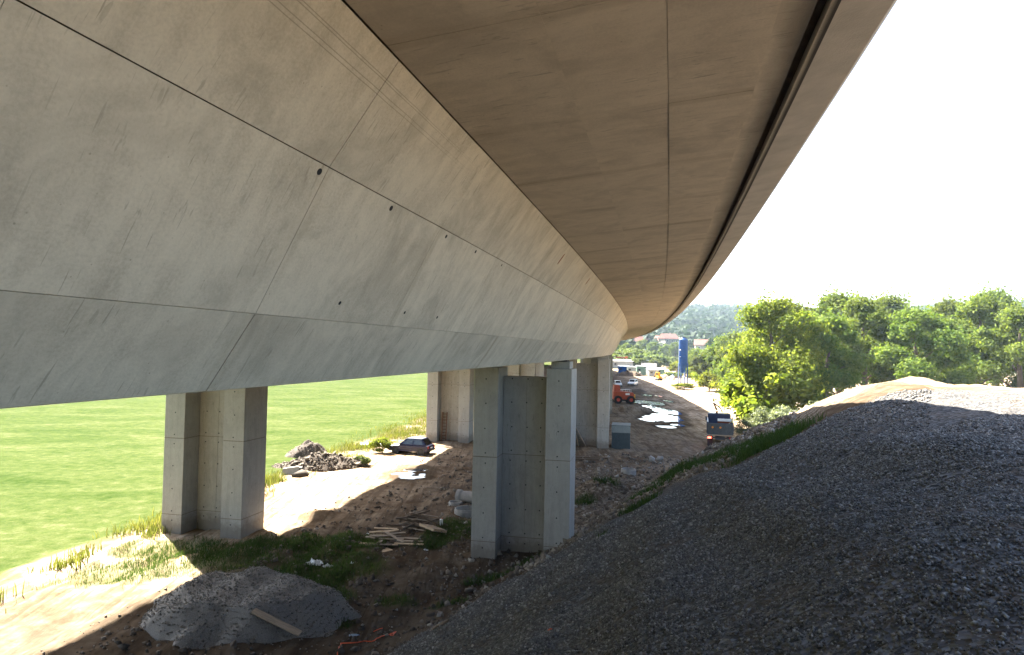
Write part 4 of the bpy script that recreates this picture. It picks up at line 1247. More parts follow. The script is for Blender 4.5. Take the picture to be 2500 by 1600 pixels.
# ------------------------------------------------------------------ cars
def car(loc, rz, paint, label, length=3.85, width=1.62, height=1.41, estate=False, tail='lamp_red'):
    root = empty('parked_car', loc, rz, label, 'car')
    L, Wd, H = length, width / 2, height
    y0, y1 = -L / 2, L / 2                     # rear, front (+y is forward)
    belt = .84 * H / 1.41; hood = .80 * H / 1.41
    prof = [(y0 + .02, .42), (y0, .55), (y0 + .03, belt - .02), (y0 + .18, belt), (y1 - 1.08, belt), (y1 - .25, hood - .10), (y1 - .04, hood - .20), (y1, .52), (y1 - .04, .26), (y0 + .08, .26)]
    mb = MB(); n = len(prof)
    for x, ins in ((-Wd, 0), (-Wd + .0, 0), (Wd, 0)):
        pass
    secx = [(-Wd + .10, .05), (-Wd, 0), (Wd, 0), (Wd - .10, .05)]
    # body: middle section full, sides slightly tucked
    def pr(x, ins): return [(x, y * (1 - ins * .25), z - (ins if z > belt - .12 else 0)) for (y, z) in prof]
    rows = [pr(-Wd, .05), pr(-Wd + .09, 0), pr(Wd - .09, 0), pr(Wd, .05)]
    for rw in rows: mb.v += rw
    for i in range(3):
        for k in range(n):
            k2 = (k + 1) % n; mb.f.append((i * n + k, (i + 1) * n + k, (i + 1) * n + k2, i * n + k2))
    mb.f.append(tuple(range(n))); mb.f.append(tuple(3 * n + k for k in range(n - 1, -1, -1)))
    mb.build('body', MATS[paint], root, bevel=.03, seg=2)
    # greenhouse
    rb = y0 + (.10 if estate else .16); rt_ = y0 + (.32 if estate else .62); ft = y1 - 1.72; fb = y1 - 1.02
    tw = Wd - .20; bw = Wd - .05
    g = [(-bw, rb, belt - .01), (bw, rb, belt - .01), (bw, fb, belt - .01), (-bw, fb, belt - .01), (-tw, rt_, H), (tw, rt_, H), (tw, ft, H), (-tw, ft, H)]
    cab = MB().hexa(g).build('cabin', MATS[paint], root, bevel=.03, seg=2)
    V3 = [Vector(p) for p in g]
    def pane(a, b, c, d, u0, u1, v0, v1, name, off=.008):
        A, B, C, D_ = (V3[i] for i in (a, b, c, d))
        def pt(u, v): return (A.lerp(B, u)).lerp(D_.lerp(C, u), v)
        q = [pt(u0, v0), pt(u1, v0), pt(u1, v1), pt(u0, v1)]
        nn = (q[1] - q[0]).cross(q[3] - q[0]).normalized(); ctr = (A + B + C + D_) / 4
        if nn.dot(ctr - Vector((0, (rb + fb) / 2, (belt + H) / 2))) < 0: nn = -nn
        MB().hexa([p - nn * .02 for p in q] + [p + nn * off for p in q]).build(name, MATS['glass_dark'], root)
    for (a, b, c, d) in ((0, 3, 7, 4), (1, 2, 6, 5)):
        pane(a, b, c, d, .10, .46, .12, .86, 'side_window'); pane(a, b, c, d, .52, .86, .12, .86, 'side_window')
    pane(3, 2, 6, 7, .08, .92, .10, .90, 'windscreen'); pane(0, 1, 5, 4, .10, .90, .14, .86, 'rear_window')
    for sx in (-1, 1):
        for yy in (y1 - .72, y0 + .66):
            r_ = .285
            MB().lathe([(0, -.02), (r_ + .05, -.02), (r_ + .05, .012), (0, .012)], 20, (sx * (Wd - .004), yy, .30), 'x').build('wheel_arch', MATS['black_trim'], root)
            wh = MB().lathe([(.17, -.09), (r_ - .02, -.09), (r_, -.06), (r_, .06), (r_ - .02, .09), (.17, .09)], 22, (sx * (Wd - .065), yy, r_), 'x', close=True).build('wheel', MATS['black_rubber'], root)
            MB().lathe([(0, -.05), (.172, -.05), (.172, .05), (.12, .07), (.05, .05), (0, .05)], 16, (sx * (Wd - .065) + sx * .02, yy, r_), 'x').build('rim', MATS['rim_grey'], wh)
        MB().box((sx * (Wd - .22), y1 - .045, .60 * H / 1.41), (.30, .06, .13)).build('headlight', MATS['lamp_clear'], root, bevel=.01)
        MB().box((sx * (Wd - .16), y0 + .018, .66 * H / 1.41), (.26, .06, .22)).build('tail_light', MATS[tail], root, bevel=.01)
        MB().box((sx * (Wd + .06), fb - .18, belt + .08), (.14, .09, .11)).build('mirror', MATS['black_trim'], root, bevel=.02)
        MB().box((sx * (Wd + .006), .05, .48), (.012, L * .62, .05)).build('side_strip', MATS['black_trim'], root)
        MB().box((sx * (Wd + .008), -.12, belt - .12), (.016, .14, .03)).build('door_handle', MATS['black_trim'], root)
    MB().box((0, y1 - .01, .40), (width - .1, .12, .16)).build('bumper', MATS['black_trim'], root, bevel=.02)
    MB().box((0, y0 + .0, .42), (width - .1, .12, .16)).build('bumper', MATS['black_trim'], root, bevel=.02)
    MB().box((0, y0 - .012, .62), (.48, .02, .11)).build('number_plate', MATS['white_board'], root)
    return root
p = world_at(1004, 1106)
car((p.x, p.y, p.z + .0), math.radians(74), 'car_blue', 'dark blue hatchback parked in the sun beside the ladder pier')
p = world_at(1545, 942)
car((p.x, p.y, p.z), math.radians(180 - 24), 'car_white', 'white estate car parked in the shade behind the orange machine', 4.3, 1.75, 1.62, True)
p = world_at(1508, 944)
car((p.x, p.y, p.z), math.radians(178), 'car_white', 'white car half hidden behind the third pier', 4.1, 1.7, 1.5, True)

# ------------------------------------------------------------------ orange machine
def machine():
    p = world_at(1526, 986); root = empty('site_dumper', p, math.radians(-88), 'orange site machine with black tyres and red hubs by the third pier', 'dumper')
    # +y is the nose, showing to the right of the picture
    MB().prism_x([(-2.3, .75), (1.25, .75), (1.42, 1.0), (1.42, 1.75), (1.25, 2.02), (-.4, 2.2), (-2.3, 2.2)], -.9, .9).build('engine_hood', MATS['machine_orange'], root, bevel=.06)
    MB().box((0, -.2, .62), (1.2, 3.6, .3)).build('chassis', MATS['black_trim'], root)
    MB().box((0, 1.56, 1.25), (1.7, .22, .9)).build('nose_guard', MATS['machine_yellow'], root, bevel=.04)
    for sx in (-1, 1):
        for yy in (.85, -1.45):
            wh = MB().lathe([(.32, -.24), (.66, -.24), (.72, -.16), (.72, .16), (.66, .24), (.32, .24)], 24, (sx * 1.0, yy, .72), 'x', close=True).build('wheel', MATS['black_rubber'], root)
            MB().lathe([(0, -.12), (.33, -.18), (.33, .18), (.15, .12), (0, .12)], 18, (sx * 1.06, yy, .72), 'x').build('rim', MATS['rim_red'], wh)
        MB().box((sx * .905, .25, 1.72), (.03, .75, .32)).build('name_plate', MATS['white_board'], root)
        for yy in (-.6, .2, .9): MB().tube([(sx * .7, yy, 2.1), (sx * .7, yy, 2.5)], .03, 6).build('rail_post', MATS['white_board'], root)
        MB().tube([(sx * .7, -1.4, 2.5), (sx * .7, .95, 2.5)], .035, 6).build('hand_rail', MATS['white_board'], root)
    cb_ = MB().hexa([(-.8, -2.2, 2.2), (.8, -2.2, 2.2), (.8, -1.0, 2.2), (-.8, -1.0, 2.2), (-.7, -2.1, 3.3), (.7, -2.1, 3.3), (.7, -1.15, 3.3), (-.7, -1.15, 3.3)]).build('cab', MATS['machine_orange'], root, bevel=.04)
    MB().box((0, -1.05, 2.75), (1.3, .06, .8), rotm(.13)).build('pane', MATS['glass_dark'], cb_)
machine()

# ------------------------------------------------------------------ tipper truck
def truck():
    c = world_at(1761, 1094); c = Vector((20.9, 67.5, gz(20.9, 67.5)))
    root = empty('tipper_truck', c, math.radians(-16), 'dark tipper truck driving away past the end of the rubble bank', 'truck')
    W = 2.45
    MB().box((0, 3.4, .95), (.9, 7.0, .3)).build('chassis', MATS['black_trim'], root)
    # tipping body: floor, sides and headboard
    MB().box((0, 2.55, 1.32), (W, 4.9, .14)).build('body_floor', MATS['truck_steel'], root)
    for sx in (-1, 1):
        sd = MB().box((sx * (W / 2 - .05), 2.55, 1.95), (.1, 4.9, 1.15)).build('body_side', MATS['truck_navy'], root)
        for k in range(5): MB().box((sx * (W / 2 + .03), .35 + k * 1.1, 1.95), (.07, .12, 1.15)).build('rib', MATS['truck_navy'], sd)
        wh_y = (1.1, 2.45, 6.2)
        for yy in wh_y:
            ww = .5 if yy < 5 else .3
            w_ = MB().lathe([(.25, -ww / 2), (.47, -ww / 2), (.5, -ww / 2 + .05), (.5, ww / 2 - .05), (.47, ww / 2), (.25, ww / 2)], 22, (sx * (W / 2 - ww / 2 - .02), yy, .5), 'x', close=True).build('wheel', MATS['black_rubber'], root)
            MB().lathe([(0, -.1), (.26, -.12), (.26, .12), (.1, .06), (0, .06)], 16, (sx * (W / 2 - ww / 2), yy, .5), 'x').build('rim', MATS['rim_grey'], w_)
        MB().box((sx * .95, .42, .55), (.55, .03, .7)).build('mud_flap', MATS['black_rubber'], root)
        MB().box((sx * 1.02, .02, .98), (.34, .07, .18)).build('tail_light', MATS['lamp_red_lit' if sx < 0 else 'lamp_red'], root, bevel=.015)
        MB().box((sx * (W / 2 + .12), 5.55, 2.35), (.12, .1, .45)).build('mirror', MATS['black_trim'], root)
    tg = MB().box((0, .04, 1.86), (W - .02, .09, 1.12)).build('tailgate', MATS['truck_steel'], root, bevel=.015)
    for x in (-.78, -.12, .62): MB().box((x, -.03, 1.86), (.07, .05, 1.1)).build('rib', MATS['truck_steel'], tg)
    for x in (-.72, .02): MB().lathe([(0, -.03), (.10, -.03), (.10, .0), (0, .0)], 16, (x, -.06, 2.02), 'y').build('reflector', MATS['lamp_amber'], tg)
    MB().box((0, .02, 1.24), (W, .1, .12)).build('sill', MATS['wood_grey'], root)
    MB().box((0, .1, .98), (W - .1, .1, .12)).build('rear_beam', MATS['black_trim'], root)
    MB().box((0, 5.02, 2.15), (W - .1, .08, 1.6)).build('headboard', MATS['truck_navy'], root)
    # cab ahead of the body
    MB().prism_x([(5.2, .7), (7.1, .7), (7.15, 1.5), (6.95, 2.75), (6.7, 2.92), (5.3, 2.95), (5.2, 2.85)], -1.12, 1.12).build('cab', MATS['truck_navy'], root, bevel=.08, seg=3)
    MB().box((0, 5.17, 2.35), (1.7, .03, .5)).build('rear_window', MATS['glass_dark'], root)
    # sunlit board lying in the body with a cross brace, as carried load
    MB().box((.45, 1.6, 2.62), (1.35, .06, .26), rotm(.25, 0, 0)).build('load_board', MATS['white_board'], root)
    MB().box((.45, 1.75, 2.4), (1.35, .06, .2), rotm(.25, 0, 0)).build('load_board', MATS['rust'], root)
    MB().tube([(.75, .6, 2.25), (1.1, .7, 2.62)], .05, 6).build('load_bar', MATS['wood_pale'], root)
    # folded loading crane behind the cab
    MB().box((-.25, 5.14, 2.5), (.22, .14, 1.4)).build('crane_column', MATS['crane_brown'], root)
    MB().tube([(-.25, 5.08, 3.35), (-.62, 5.0, 4.1)], [.10, .07], 8).build('crane_boom', MATS['crane_brown'], root)
    MB().tube([(-.62, 5.0, 4.1), (.12, 5.0, 3.55), (.32, 5.0, 3.1)], [.07, .06, .05], 8).build('crane_jib', MATS['black_trim'], root)
truck()

# ------------------------------------------------------------------ person on the road
def person():
    p = at_depth(1763, 985, 118); x, y = p.x, 118.0; g = gz(x, y)
    root = empty('person', (x, y, g), 2.9, 'dark-haired person in a white shirt and tan trousers walking on the sunlit road', 'person')
    J = {'pelvis': (0, 0, .95), 'chest': (0, .02, 1.25), 'neck': (0, .02, 1.47), 'chin': (0, .04, 1.54), 'head': (0, .03, 1.64), 'crown': (0, .02, 1.74),
         'ls': (-.18, .02, 1.41), 'le': (-.23, -.05, 1.14), 'lw': (-.24, .08, .92), 'lh': (-.23, .12, .83), 'rs': (.18, .02, 1.41), 're': (.24, .02, 1.13), 'rw': (.23, -.08, .91), 'rh': (.22, -.11, .82),
         'lp': (-.10, 0, .90), 'lk': (-.10, .16, .50), 'la': (-.10, .10, .09), 'lt': (-.10, .27, .04), 'rp': (.10, 0, .90), 'rk': (.10, -.03, .49), 'ra': (.10, -.24, .12), 'rt': (.10, -.10, .04)}
    R = {'pelvis': .15, 'chest': .155, 'neck': .06, 'chin': .07, 'head': .098, 'crown': .06, 'ls': .075, 'le': .052, 'lw': .036, 'lh': .04, 'rs': .075, 're': .052, 'rw': .036, 'rh': .04, 'lp': .10, 'lk': .07, 'la': .05, 'lt': .04, 'rp': .10, 'rk': .07, 'ra': .05, 'rt': .04}
    E = [('pelvis', 'chest'), ('chest', 'neck'), ('neck', 'chin'), ('chin', 'head'), ('head', 'crown'), ('chest', 'ls'), ('ls', 'le'), ('le', 'lw'), ('lw', 'lh'), ('chest', 'rs'), ('rs', 're'), ('re', 'rw'), ('rw', 'rh'),
         ('pelvis', 'lp'), ('lp', 'lk'), ('lk', 'la'), ('la', 'lt'), ('pelvis', 'rp'), ('rp', 'rk'), ('rk', 'ra'), ('ra', 'rt')]
    def skin(name, keys, mat, grow=0.0, rt=None):
        ks = list(keys); me = bpy.data.meshes.new(name)
        me.from_pydata([J[k] for k in ks], [(ks.index(a), ks.index(b)) for a, b in E if a in ks and b in ks], []); me.update()
        o = bpy.data.objects.new(name, me); link(o, root)
        o.modifiers.new('skin', 'SKIN'); 
        if not me.skin_vertices: me.attributes  # created with the modifier below
        if len(me.skin_vertices) == 0:
            bpy.context.view_layer.objects.active = o
            bpy.ops.mesh.customdata_skin_add()
        for i, k in enumerate(ks):
            sv = me.skin_vertices[0].data[i]; sv.radius = (R[k] + grow,) * 2; sv.use_root = (k == (rt or ks[0]))
        sb_ = o.modifiers.new('sub', 'SUBSURF'); sb_.levels = 1; sb_.render_levels = 2
        me.materials.append(MATS[mat]); return o
    skin('body', J.keys(), 'skin', 0, 'pelvis')
    skin('shirt', ['pelvis', 'chest', 'ls', 'le', 'rs', 're'], 'cloth_white', .018, 'pelvis')
    skin('trousers', ['pelvis', 'lp', 'lk', 'la', 'rp', 'rk', 'ra'], 'cloth_tan', .016, 'pelvis')
    mb = MB().lathe([(0, 1.79), (.06, 1.78), (.105, 1.72), (.118, 1.65), (.10, 1.60), (.07, 1.60)], 14, (0, .015, 0)); mb.build('hair', MATS['hair'], root, smooth=True)
person()

# ------------------------------------------------------------------ heaps
def heap(name, px, py, rx, ry, h, mat, label, rz=0.0, seed=0, flat=.05, n=44, shift=(0, 0), rough=.25, cat='heap'):
    p = hit(px, py); cx_, cy_ = p.x + shift[0], p.y + shift[1]
    root = empty(name, (cx_, cy_, gz(cx_, cy_)), rz, label, cat)
    gx_ = np.linspace(-1.1, 1.1, n); A, B = np.meshgrid(gx_, gx_)
    X, Y = A * rx, B * ry
    c, s2 = math.cos(rz), math.sin(rz)
    wx, wy = cx_ + X * c - Y * s2, cy_ + X * s2 + Y * c
    q = np.hypot(A, B) + rough * (fbm(X * .9 + 7 * seed, Y * .9, 3, seed) - .5) * 2
    Z = h * (1 - np.clip((q - flat) / (1 - flat), 0, 1.0)) ** 1.0
    Z = Z + (q < 1) * rough * .35 * h * (fbm(X * 2.3, Y * 2.3, 3, seed + 3) - .5)
    Z = Z + (ground_z(wx, wy) - root.location.z) - .10 * sstep(.80, 1.02, q) - .01
    idx_ = np.arange(n * n).reshape(n, n)
    F = np.stack([idx_[:-1, :-1], idx_[:-1, 1:], idx_[1:, 1:], idx_[1:, :-1]], -1).reshape(-1, 4)
    o = bpy.data.objects.new('mound', np_mesh('mound', np.stack([X, Y, Z], -1).reshape(-1, 3), F, MATS[mat], True)); link(o, root)
    def zat(x, y):
        i = int(np.clip(round((y / ry + 1.1) / 2.2 * (n - 1)), 0, n - 1)); j = int(np.clip(round((x / rx + 1.1) / 2.2 * (n - 1)), 0, n - 1))
        return float(Z[i, j])
    return root, zat
ST_ME = []
for k in range(6):
    V_, F_, t_ = stones(np.zeros((1, 3)), np.array([1.0]), 300 + k)
    ST_ME.append(np_mesh('stone', V_, F_, MATS['rubble_stone'], False, {'tint': np.full(8, (.15, .35, .5, .62, .78, .92)[k])}))
def add_stones(root, zat, rx, ry, n, lo, hi, seed, bias=(0, 0), mat=None):
    r = random.Random(seed)
    for k in range(n):
        a = r.uniform(0, 6.28); q = math.sqrt(r.random()) * .95
        x, y = q * math.cos(a) * rx + bias[0], q * math.sin(a) * ry + bias[1]
        s = lo + (hi - lo) * r.random() ** 2
        o = bpy.data.objects.new('stone', ST_ME[r.randrange(6)]); link(o, root)
        o.location = (x, y, zat(x, y) + s * .15); o.rotation_euler = (r.uniform(0, 6), r.uniform(0, 6), r.uniform(0, 6)); o.scale = (s, s * r.uniform(.7, 1.2), s * r.uniform(.6, 1))
def stuff_stones(root, zat, rx, ry, n, lo, hi, seed, mat='rubble_stone'):
    r = np.random.default_rng(seed); a = r.uniform(0, 2 * PI, n); q = np.sqrt(r.uniform(0, 1, n)) * 1.02
    x, y = q * np.cos(a) * rx, q * np.sin(a) * ry; s = lo + (hi - lo) * r.uniform(0, 1, n) ** 2.5
    z = np.array([zat(i, j) for i, j in zip(x, y)]) + s * .1
    V_, F_, t_ = stones(np.column_stack([x, y, z]), s, seed)
    tag(link(bpy.data.objects.new('small_stones', np_mesh('small_stones', V_, F_, MATS[mat], False, {'tint': t_})), root), kind='stuff')
simple('heap_earth', (.048, .033, .022), .95, nscale=1.2, namt=.45, bmp=.8, bscale=14)
stone_mat('heap_stone', [(0, (.02, .014, .010)), (.5, (.055, .040, .028)), (.8, (.12, .095, .07)), (1, (.30, .26, .21))])
for q_, me_ in enumerate(ST_ME):
    me_.materials.clear(); me_.materials.append(MATS['heap_stone'])
# earth and stone heap in the sun at the edge of the meadow
hp, zf = heap('rubble_heap', 772, 1145, 3.9, 1.7, .9, 'heap_earth', 'brown heap of earth and broken stones in the sun at the meadow edge', .10, 4, .15, shift=(.3, 1.0))
add_stones(hp, zf, 3.5, 1.45, 85, .14, .46, 8, (.2, -.15)); stuff_stones(hp, zf, 3.9, 1.7, 1500, .04, .16, 9, 'heap_stone')
hp, zf = heap('earth_mound', 752, 1120, 1.9, 1.6, 1.5, 'heap_earth', 'pointed dark earth mound at the end of the stony heap', .0, 6, .05, shift=(-.5, 1.6))
stuff_stones(hp, zf, 1.8, 1.5, 500, .03, .12, 12, 'heap_stone')
# concrete block lying at its foot
p = world_at(712, 1158)
rt = empty('concrete_block', p, .25, 'broken pale concrete block with a dark end lying before the stony heap', 'block')
MB().hexa([(-.75, -.3, -.05), (.55, -.3, -.05), (.6, .35, -.05), (-.7, .35, -.05), (-.62, -.25, .42), (.5, -.22, .55), (.45, .3, .5), (-.6, .28, .36)]).build('block', MATS['cast_concrete'], rt, bevel=.03)
MB().lathe([(.18, -.02), (.24, -.02), (.24, .22), (.18, .22)], 18, (.52, 0, .26), 'x', close=True).build('pipe_end', MATS['black_trim'], rt)
p = world_at(735, 1162)
rt = empty('rubble_chunk', p, .4, 'brown lump of earthy rubble beside the broken concrete block', 'rubble')
o = bpy.data.objects.new('lump', ST_ME[0]); link(o, rt); o.scale = (1.2, .8, .6); o.location = (0, 0, .15)
# pale gravel heap in the foreground shade
hp, zf = heap('gravel_heap', 640, 1520, 3.9, 2.9, .92, 'pale_gravel', 'low heap of fine grey gravel with a plank lying against it', -.28, 9, .58, 56, shift=(-1.0, .9), rough=.22)
stuff_stones(hp, zf, 4.2, 3.15, 13000, .016, .062, 19, 'pale_stone')
HP_LOC = Vector(hp.location); HP_ROT = -.28
# white weathered ground patch behind the stony heap: sheet of spilled pale sand
hp, zf = heap('sand_spill', 905, 1122, 3.4, 1.6, .12, 'sand', 'flat pale spill of sand between the stony heap and the bush', .2, 14, .4, rough=.3)
# heaps near the cabins
hp, zf = heap('debris_heap', 1535, 918, 5.5, 2.6, 1.5, 'earth', 'brown heap of scrap timber and earth in front of the blue and grey cabins', .0, 21, .3)
add_stones(hp, zf, 5, 2.3, 30, .3, .9, 22)
hp, zf = heap('sand_heap', 1625, 927, 3.6, 2.4, 1.6, 'sand', 'pale orange sand heap beside the small yellow digger', .0, 23, .1)
hp, zf = heap('tar_heap', 1557, 957, 2.6, 1.4, .75, 'wood_dark', 'small black heap of tarred waste near the orange machine', .0, 24, .1)
# small yellow digger
p = world_at(1608, 929)
rt = empty('mini_digger', p, .4, 'small yellow digger standing before the low huts by the sand heap', 'digger')
for sx in (-1, 1): MB().box((sx * .6, 0, .28), (.35, 1.9, .55)).build('track', MATS['black_rubber'], rt, bevel=.15)
MB().box((0, -.2, .95), (1.4, 1.4, .7)).build('engine_cover', MATS['machine_yellow'], rt, bevel=.08)
cb_ = MB().box((-.2, .1, 1.85), (.9, 1.0, 1.15)).build('cab', MATS['machine_yellow'], rt, bevel=.05); MB().box((-.2, .1, 1.95), (.94, .8, .7)).build('pane', MATS['glass_dark'], cb_)
MB().tube([(.3, .6, 1.2), (.35, 1.7, 2.5)], [.14, .11], 8).build('boom', MATS['machine_yellow'], rt); MB().tube([(.35, 1.7, 2.5), (.35, 2.6, 1.3)], [.1, .08], 8).build('arm', MATS['machine_yellow'], rt)
MB().hexa([(.1, 2.4, .8), (.6, 2.4, .8), (.6, 2.9, .9), (.1, 2.9, .9), (.1, 2.45, 1.35), (.6, 2.45, 1.35), (.6, 2.75, 1.35), (.1, 2.75, 1.35)]).build('bucket', MATS['black_trim'], rt)
p = world_at(1642, 926)
o = MB(); n = 16
V_, F_, t_ = stones(np.zeros((1, 3)), np.array([1.0]), 77)
rt = empty('white_sack', p, .2, 'plump white bulk sack standing on the grass near the silo', 'sack')
mbs = MB().lathe([(0, .0), (.5, .02), (.62, .3), (.6, .8), (.45, 1.05), (.2, 1.12), (.1, 1.3), (0, 1.3)], 14); mbs.build('bag', MATS['white_plastic'], rt, smooth=True)
MB().tube([(-.45, 0, 1.0), (-.3, 0, 1.4), (.3, 0, 1.4), (.45, 0, 1.0)], .04, 6).build('strap', MATS['blue_paint'], rt)

# ------------------------------------------------------------------ planks, boards, ladder
def plank(px, py, L, W, T, rz, mat, label, group=None, tilt=0.0, roll=0.0, lift=0.0, name='plank', cat='plank', pos=None):
    p = world_at(px, py) if pos is None else Vector(pos)
    mb = MB()
    n = 6; r = random.Random(int(px * 7 + py))
    for k in range(n + 1):
        x = -L / 2 + L * k / n; s = .004 * r.uniform(-1, 1); b_ = .006 * math.sin(k / n * PI) * r.uniform(-1, 1)
        mb.v += [(x, -W / 2 + s, -T / 2 + b_), (x, W / 2 + s, -T / 2 + b_), (x, W / 2 + s, T / 2 + b_), (x, -W / 2 + s, T / 2 + b_)]
    for k in range(n):
        for q in range(4): mb.f.append((k * 4 + q, k * 4 + (q + 1) % 4, k * 4 + 4 + (q + 1) % 4, k * 4 + 4 + q))
    mb.f += [(3, 2, 1, 0), (n * 4, n * 4 + 1, n * 4 + 2, n * 4 + 3)]
    o = mb.build(name, MATS[mat]); o.location = (p.x, p.y, p.z + T / 2 + lift + abs(math.sin(tilt)) * L / 2 * .98); o.rotation_euler = (roll, tilt, rz)
    return tag(o, label, cat, group)
G1 = 'planks in the loose pile on the grass'
r1 = random.Random(41)
for (px, py, L, rz, mt, lift, tilt) in ((902, 1327, .95, .02, 'wood_pale', .0, 0), (925, 1330, .8, 1.45, 'wood_grey', .05, .0), (935, 1318, 1.3, .12, 'wood_grey', .10, .03), (928, 1309, 1.1, .22, 'wood_pale', .17, -.03), (941, 1306, 1.15, .1, 'wood_pale', .23, .05),
        (955, 1322, 1.2, -.05, 'wood_grey', .06, 0), (962, 1325, 1.35, -.75, 'wood_grey', .15, .16), (956, 1313, .7, .6, 'wood_pale', .22, -.06), (985, 1322, 1.3, .25, 'wood_dark', .04, .02), (996, 1318, 1.2, -.18, 'wood_grey', .08, -.04),
        (998, 1333, 1.4, -.06, 'wood_pale', .02, 0), (1000, 1328, 1.3, .04, 'wood_grey', .08, .0), (925, 1336, 1.25, .12, 'wood_dark', .0, 0), (948, 1334, .9, .14, 'wood_pale', .03, .0), (972, 1312, .9, .9, 'wood_grey', .1, .12), (945, 1322, 1.4, .5, 'wood_dark', .12, .08), (915, 1318, 1.0, -.3, 'wood_grey', .02, .05)):
    plank(px, py, L, .14 + .04 * r1.random(), .035, rz, mt, {'wood_pale': 'pale sawn plank in the loose pile on the grass', 'wood_grey': 'grey weathered plank in the loose pile on the grass', 'wood_dark': 'dark wet plank in the loose pile on the grass'}[mt], {'wood_pale': 'pale planks in the loose pile', 'wood_grey': 'grey planks in the loose pile', 'wood_dark': 'dark planks in the loose pile'}[mt], tilt, 0, lift)
bd = plank(938, 1343, .62, .50, .02, .75, 'wood_pale', 'square pale board lying in front of the loose plank pile', name='board', cat='board')
# dark timber heap
for k in range(26):
    px, py = 1020 + r1.gauss(0, 17), 1285 + r1.gauss(0, 6)
    L = r1.uniform(.7, 1.9); lift = max(0, .55 - abs(px - 1020) * .014) * r1.random()
    mt = r1.choice(['wood_dark', 'wood_dark', 'wood_dark', 'wood_grey'])
    plank(px, py, L, r1.uniform(.07, .13), r1.uniform(.05, .10), r1.uniform(-.9, .9), mt, {'wood_dark': 'dark broken timber in the tangled heap behind the plank pile', 'wood_grey': 'grey broken timber in the tangled heap behind the plank pile'}[mt], {'wood_dark': 'dark timbers in the tangled heap', 'wood_grey': 'grey timbers in the tangled heap'}[mt], r1.uniform(-.35, .35), r1.uniform(-.4, .4), lift, 'timber', 'timber')
p = world_at(1056, 1304)
rt = empty('pallet', (p.x, p.y, p.z + .12), -.75, 'broken wooden pallet tipped against the tangled timber heap', 'pallet')
rt.rotation_euler = (-.28, .05, -.75)
for k in range(6): MB().box((-.5 + k * .2, 0, .14), (.11, .95, .025)).build('slat', MATS['wood_grey' if k % 2 else 'wood_pale'], rt)
for yy in (-.42, 0, .42): MB().box((0, yy, .075), (1.12, .09, .10)).build('bearer', MATS['wood_pale'], rt)
for k in range(3): MB().box((-.45 + k * .45, 0, .012), (.1, .95, .022)).build('slat', MATS['wood_grey'], rt)
p = world_at(1077, 1287)
rt = empty('white_canister', p, .2, 'small white plastic canister standing at the end of the timber heap', 'canister')
MB().box((0, 0, .16), (.16, .12, .32)).build('body', MATS['white_plastic'], rt, bevel=.025); MB().tube([(.04, 0, .32), (.04, 0, .37)], .025, 8).build('cap', MATS['red_scrap'], rt)
# planks by the sunlit pier and the car
for (px, py, L, rz, lb) in ((1030, 1054, 3.0, .25, 'long sunlit plank lying below the weeds beside the outer pier'), (1024, 1061, 2.8, .12, 'sunlit plank lying nearer the blue car than the long one'), (990, 1063, 2.6, .18, 'thin sunlit batten lying behind the roof of the blue car'), (940, 1077, 2.2, .02, 'dark edged plank lying between the bush and the blue car')):
    plank(px, py, L, .28, .06, rz, 'wood_pale', lb)
plank(905, 1090, 2.0, 1.1, .10, .0, 'white_board', 'flat white panel lying at the edge of the weeds left of the bush', name='white_board', cat='board', lift=.12)
plank(935, 1090, 1.5, .9, .08, .1, 'white_board', 'second white panel half hidden behind the dark green bush', name='white_board', cat='board', lift=.05)
for (px, py, L, rz, lb) in ((1085, 1090, 1.9, -.1, 'plank lying along the foot of the ladder pier'), (1100, 1092, 2.2, -.16, 'dark plank lying beside the other one at the ladder pier')):
    plank(px, py, L, .2, .06, rz, 'wood_dark', lb)
# ladder
x_, h_ = align(65.5); th_ = math.atan(h_); pc = sec(65.5, AX2 + 1.35, 0)
lx, ly = -2.22 + 1.13 + .55, .62
wx = pc.x + lx * math.cos(th_) + ly * math.sin(th_); wy = pc.y - lx * math.sin(th_) + ly * math.cos(th_)
simple('ladder_wood', (.115, .052, .024), .85, nscale=3, namt=.3)
rt = empty('ladder', (wx, wy, gz(wx, wy)), -th_, 'wooden ladder leaning in the recess of the sunlit outer pier', 'ladder')
rt.rotation_euler = (-.10, 0, -th_)
for sx in (-1, 1): MB().box((sx * .22, 0, 1.45), (.085, .08, 2.95)).build('rail', MATS['ladder_wood'], rt)
for k in range(9): MB().box((0, 0, .25 + k * .31), (.40, .06, .065)).build('rung', MATS['ladder_wood'], rt)
# timbers leaning at the second pier
x_, h_ = align(65.5); th_ = math.atan(h_); pc = sec(65.5, AX + .05, 0)
for (lx, ly, L, ry, lb, mt, W_) in ((-.55, .75, 2.3, 1.05, 'wide brown board leaning in the recess of the cabin pier', 'wood_grey', .5), (-.92, .8, 1.6, 1.35, 'short pale board leaning upright in the recess of the cabin pier', 'wood_pale', .35)):
    wx = pc.x + lx * math.cos(th_) + ly * math.sin(th_); wy = pc.y - lx * math.sin(th_) + ly * math.cos(th_)
    o = plank(0, 0, L, W_, .05, -th_, mt, lb, pos=(wx, wy, gz(wx, wy)), name='board', cat='board', tilt=ry)
for (px, py, L, rz, lb) in ((1440, 1122, 3.2, -.10, 'long dark beam lying on the ground in front of the cabin pier'), (1425, 1128, 2.6, -.03, 'second dark beam lying just before the long one')):
    plank(px, py, L, .2, .16, rz, 'wood_dark', lb, name='beam', cat='beam')
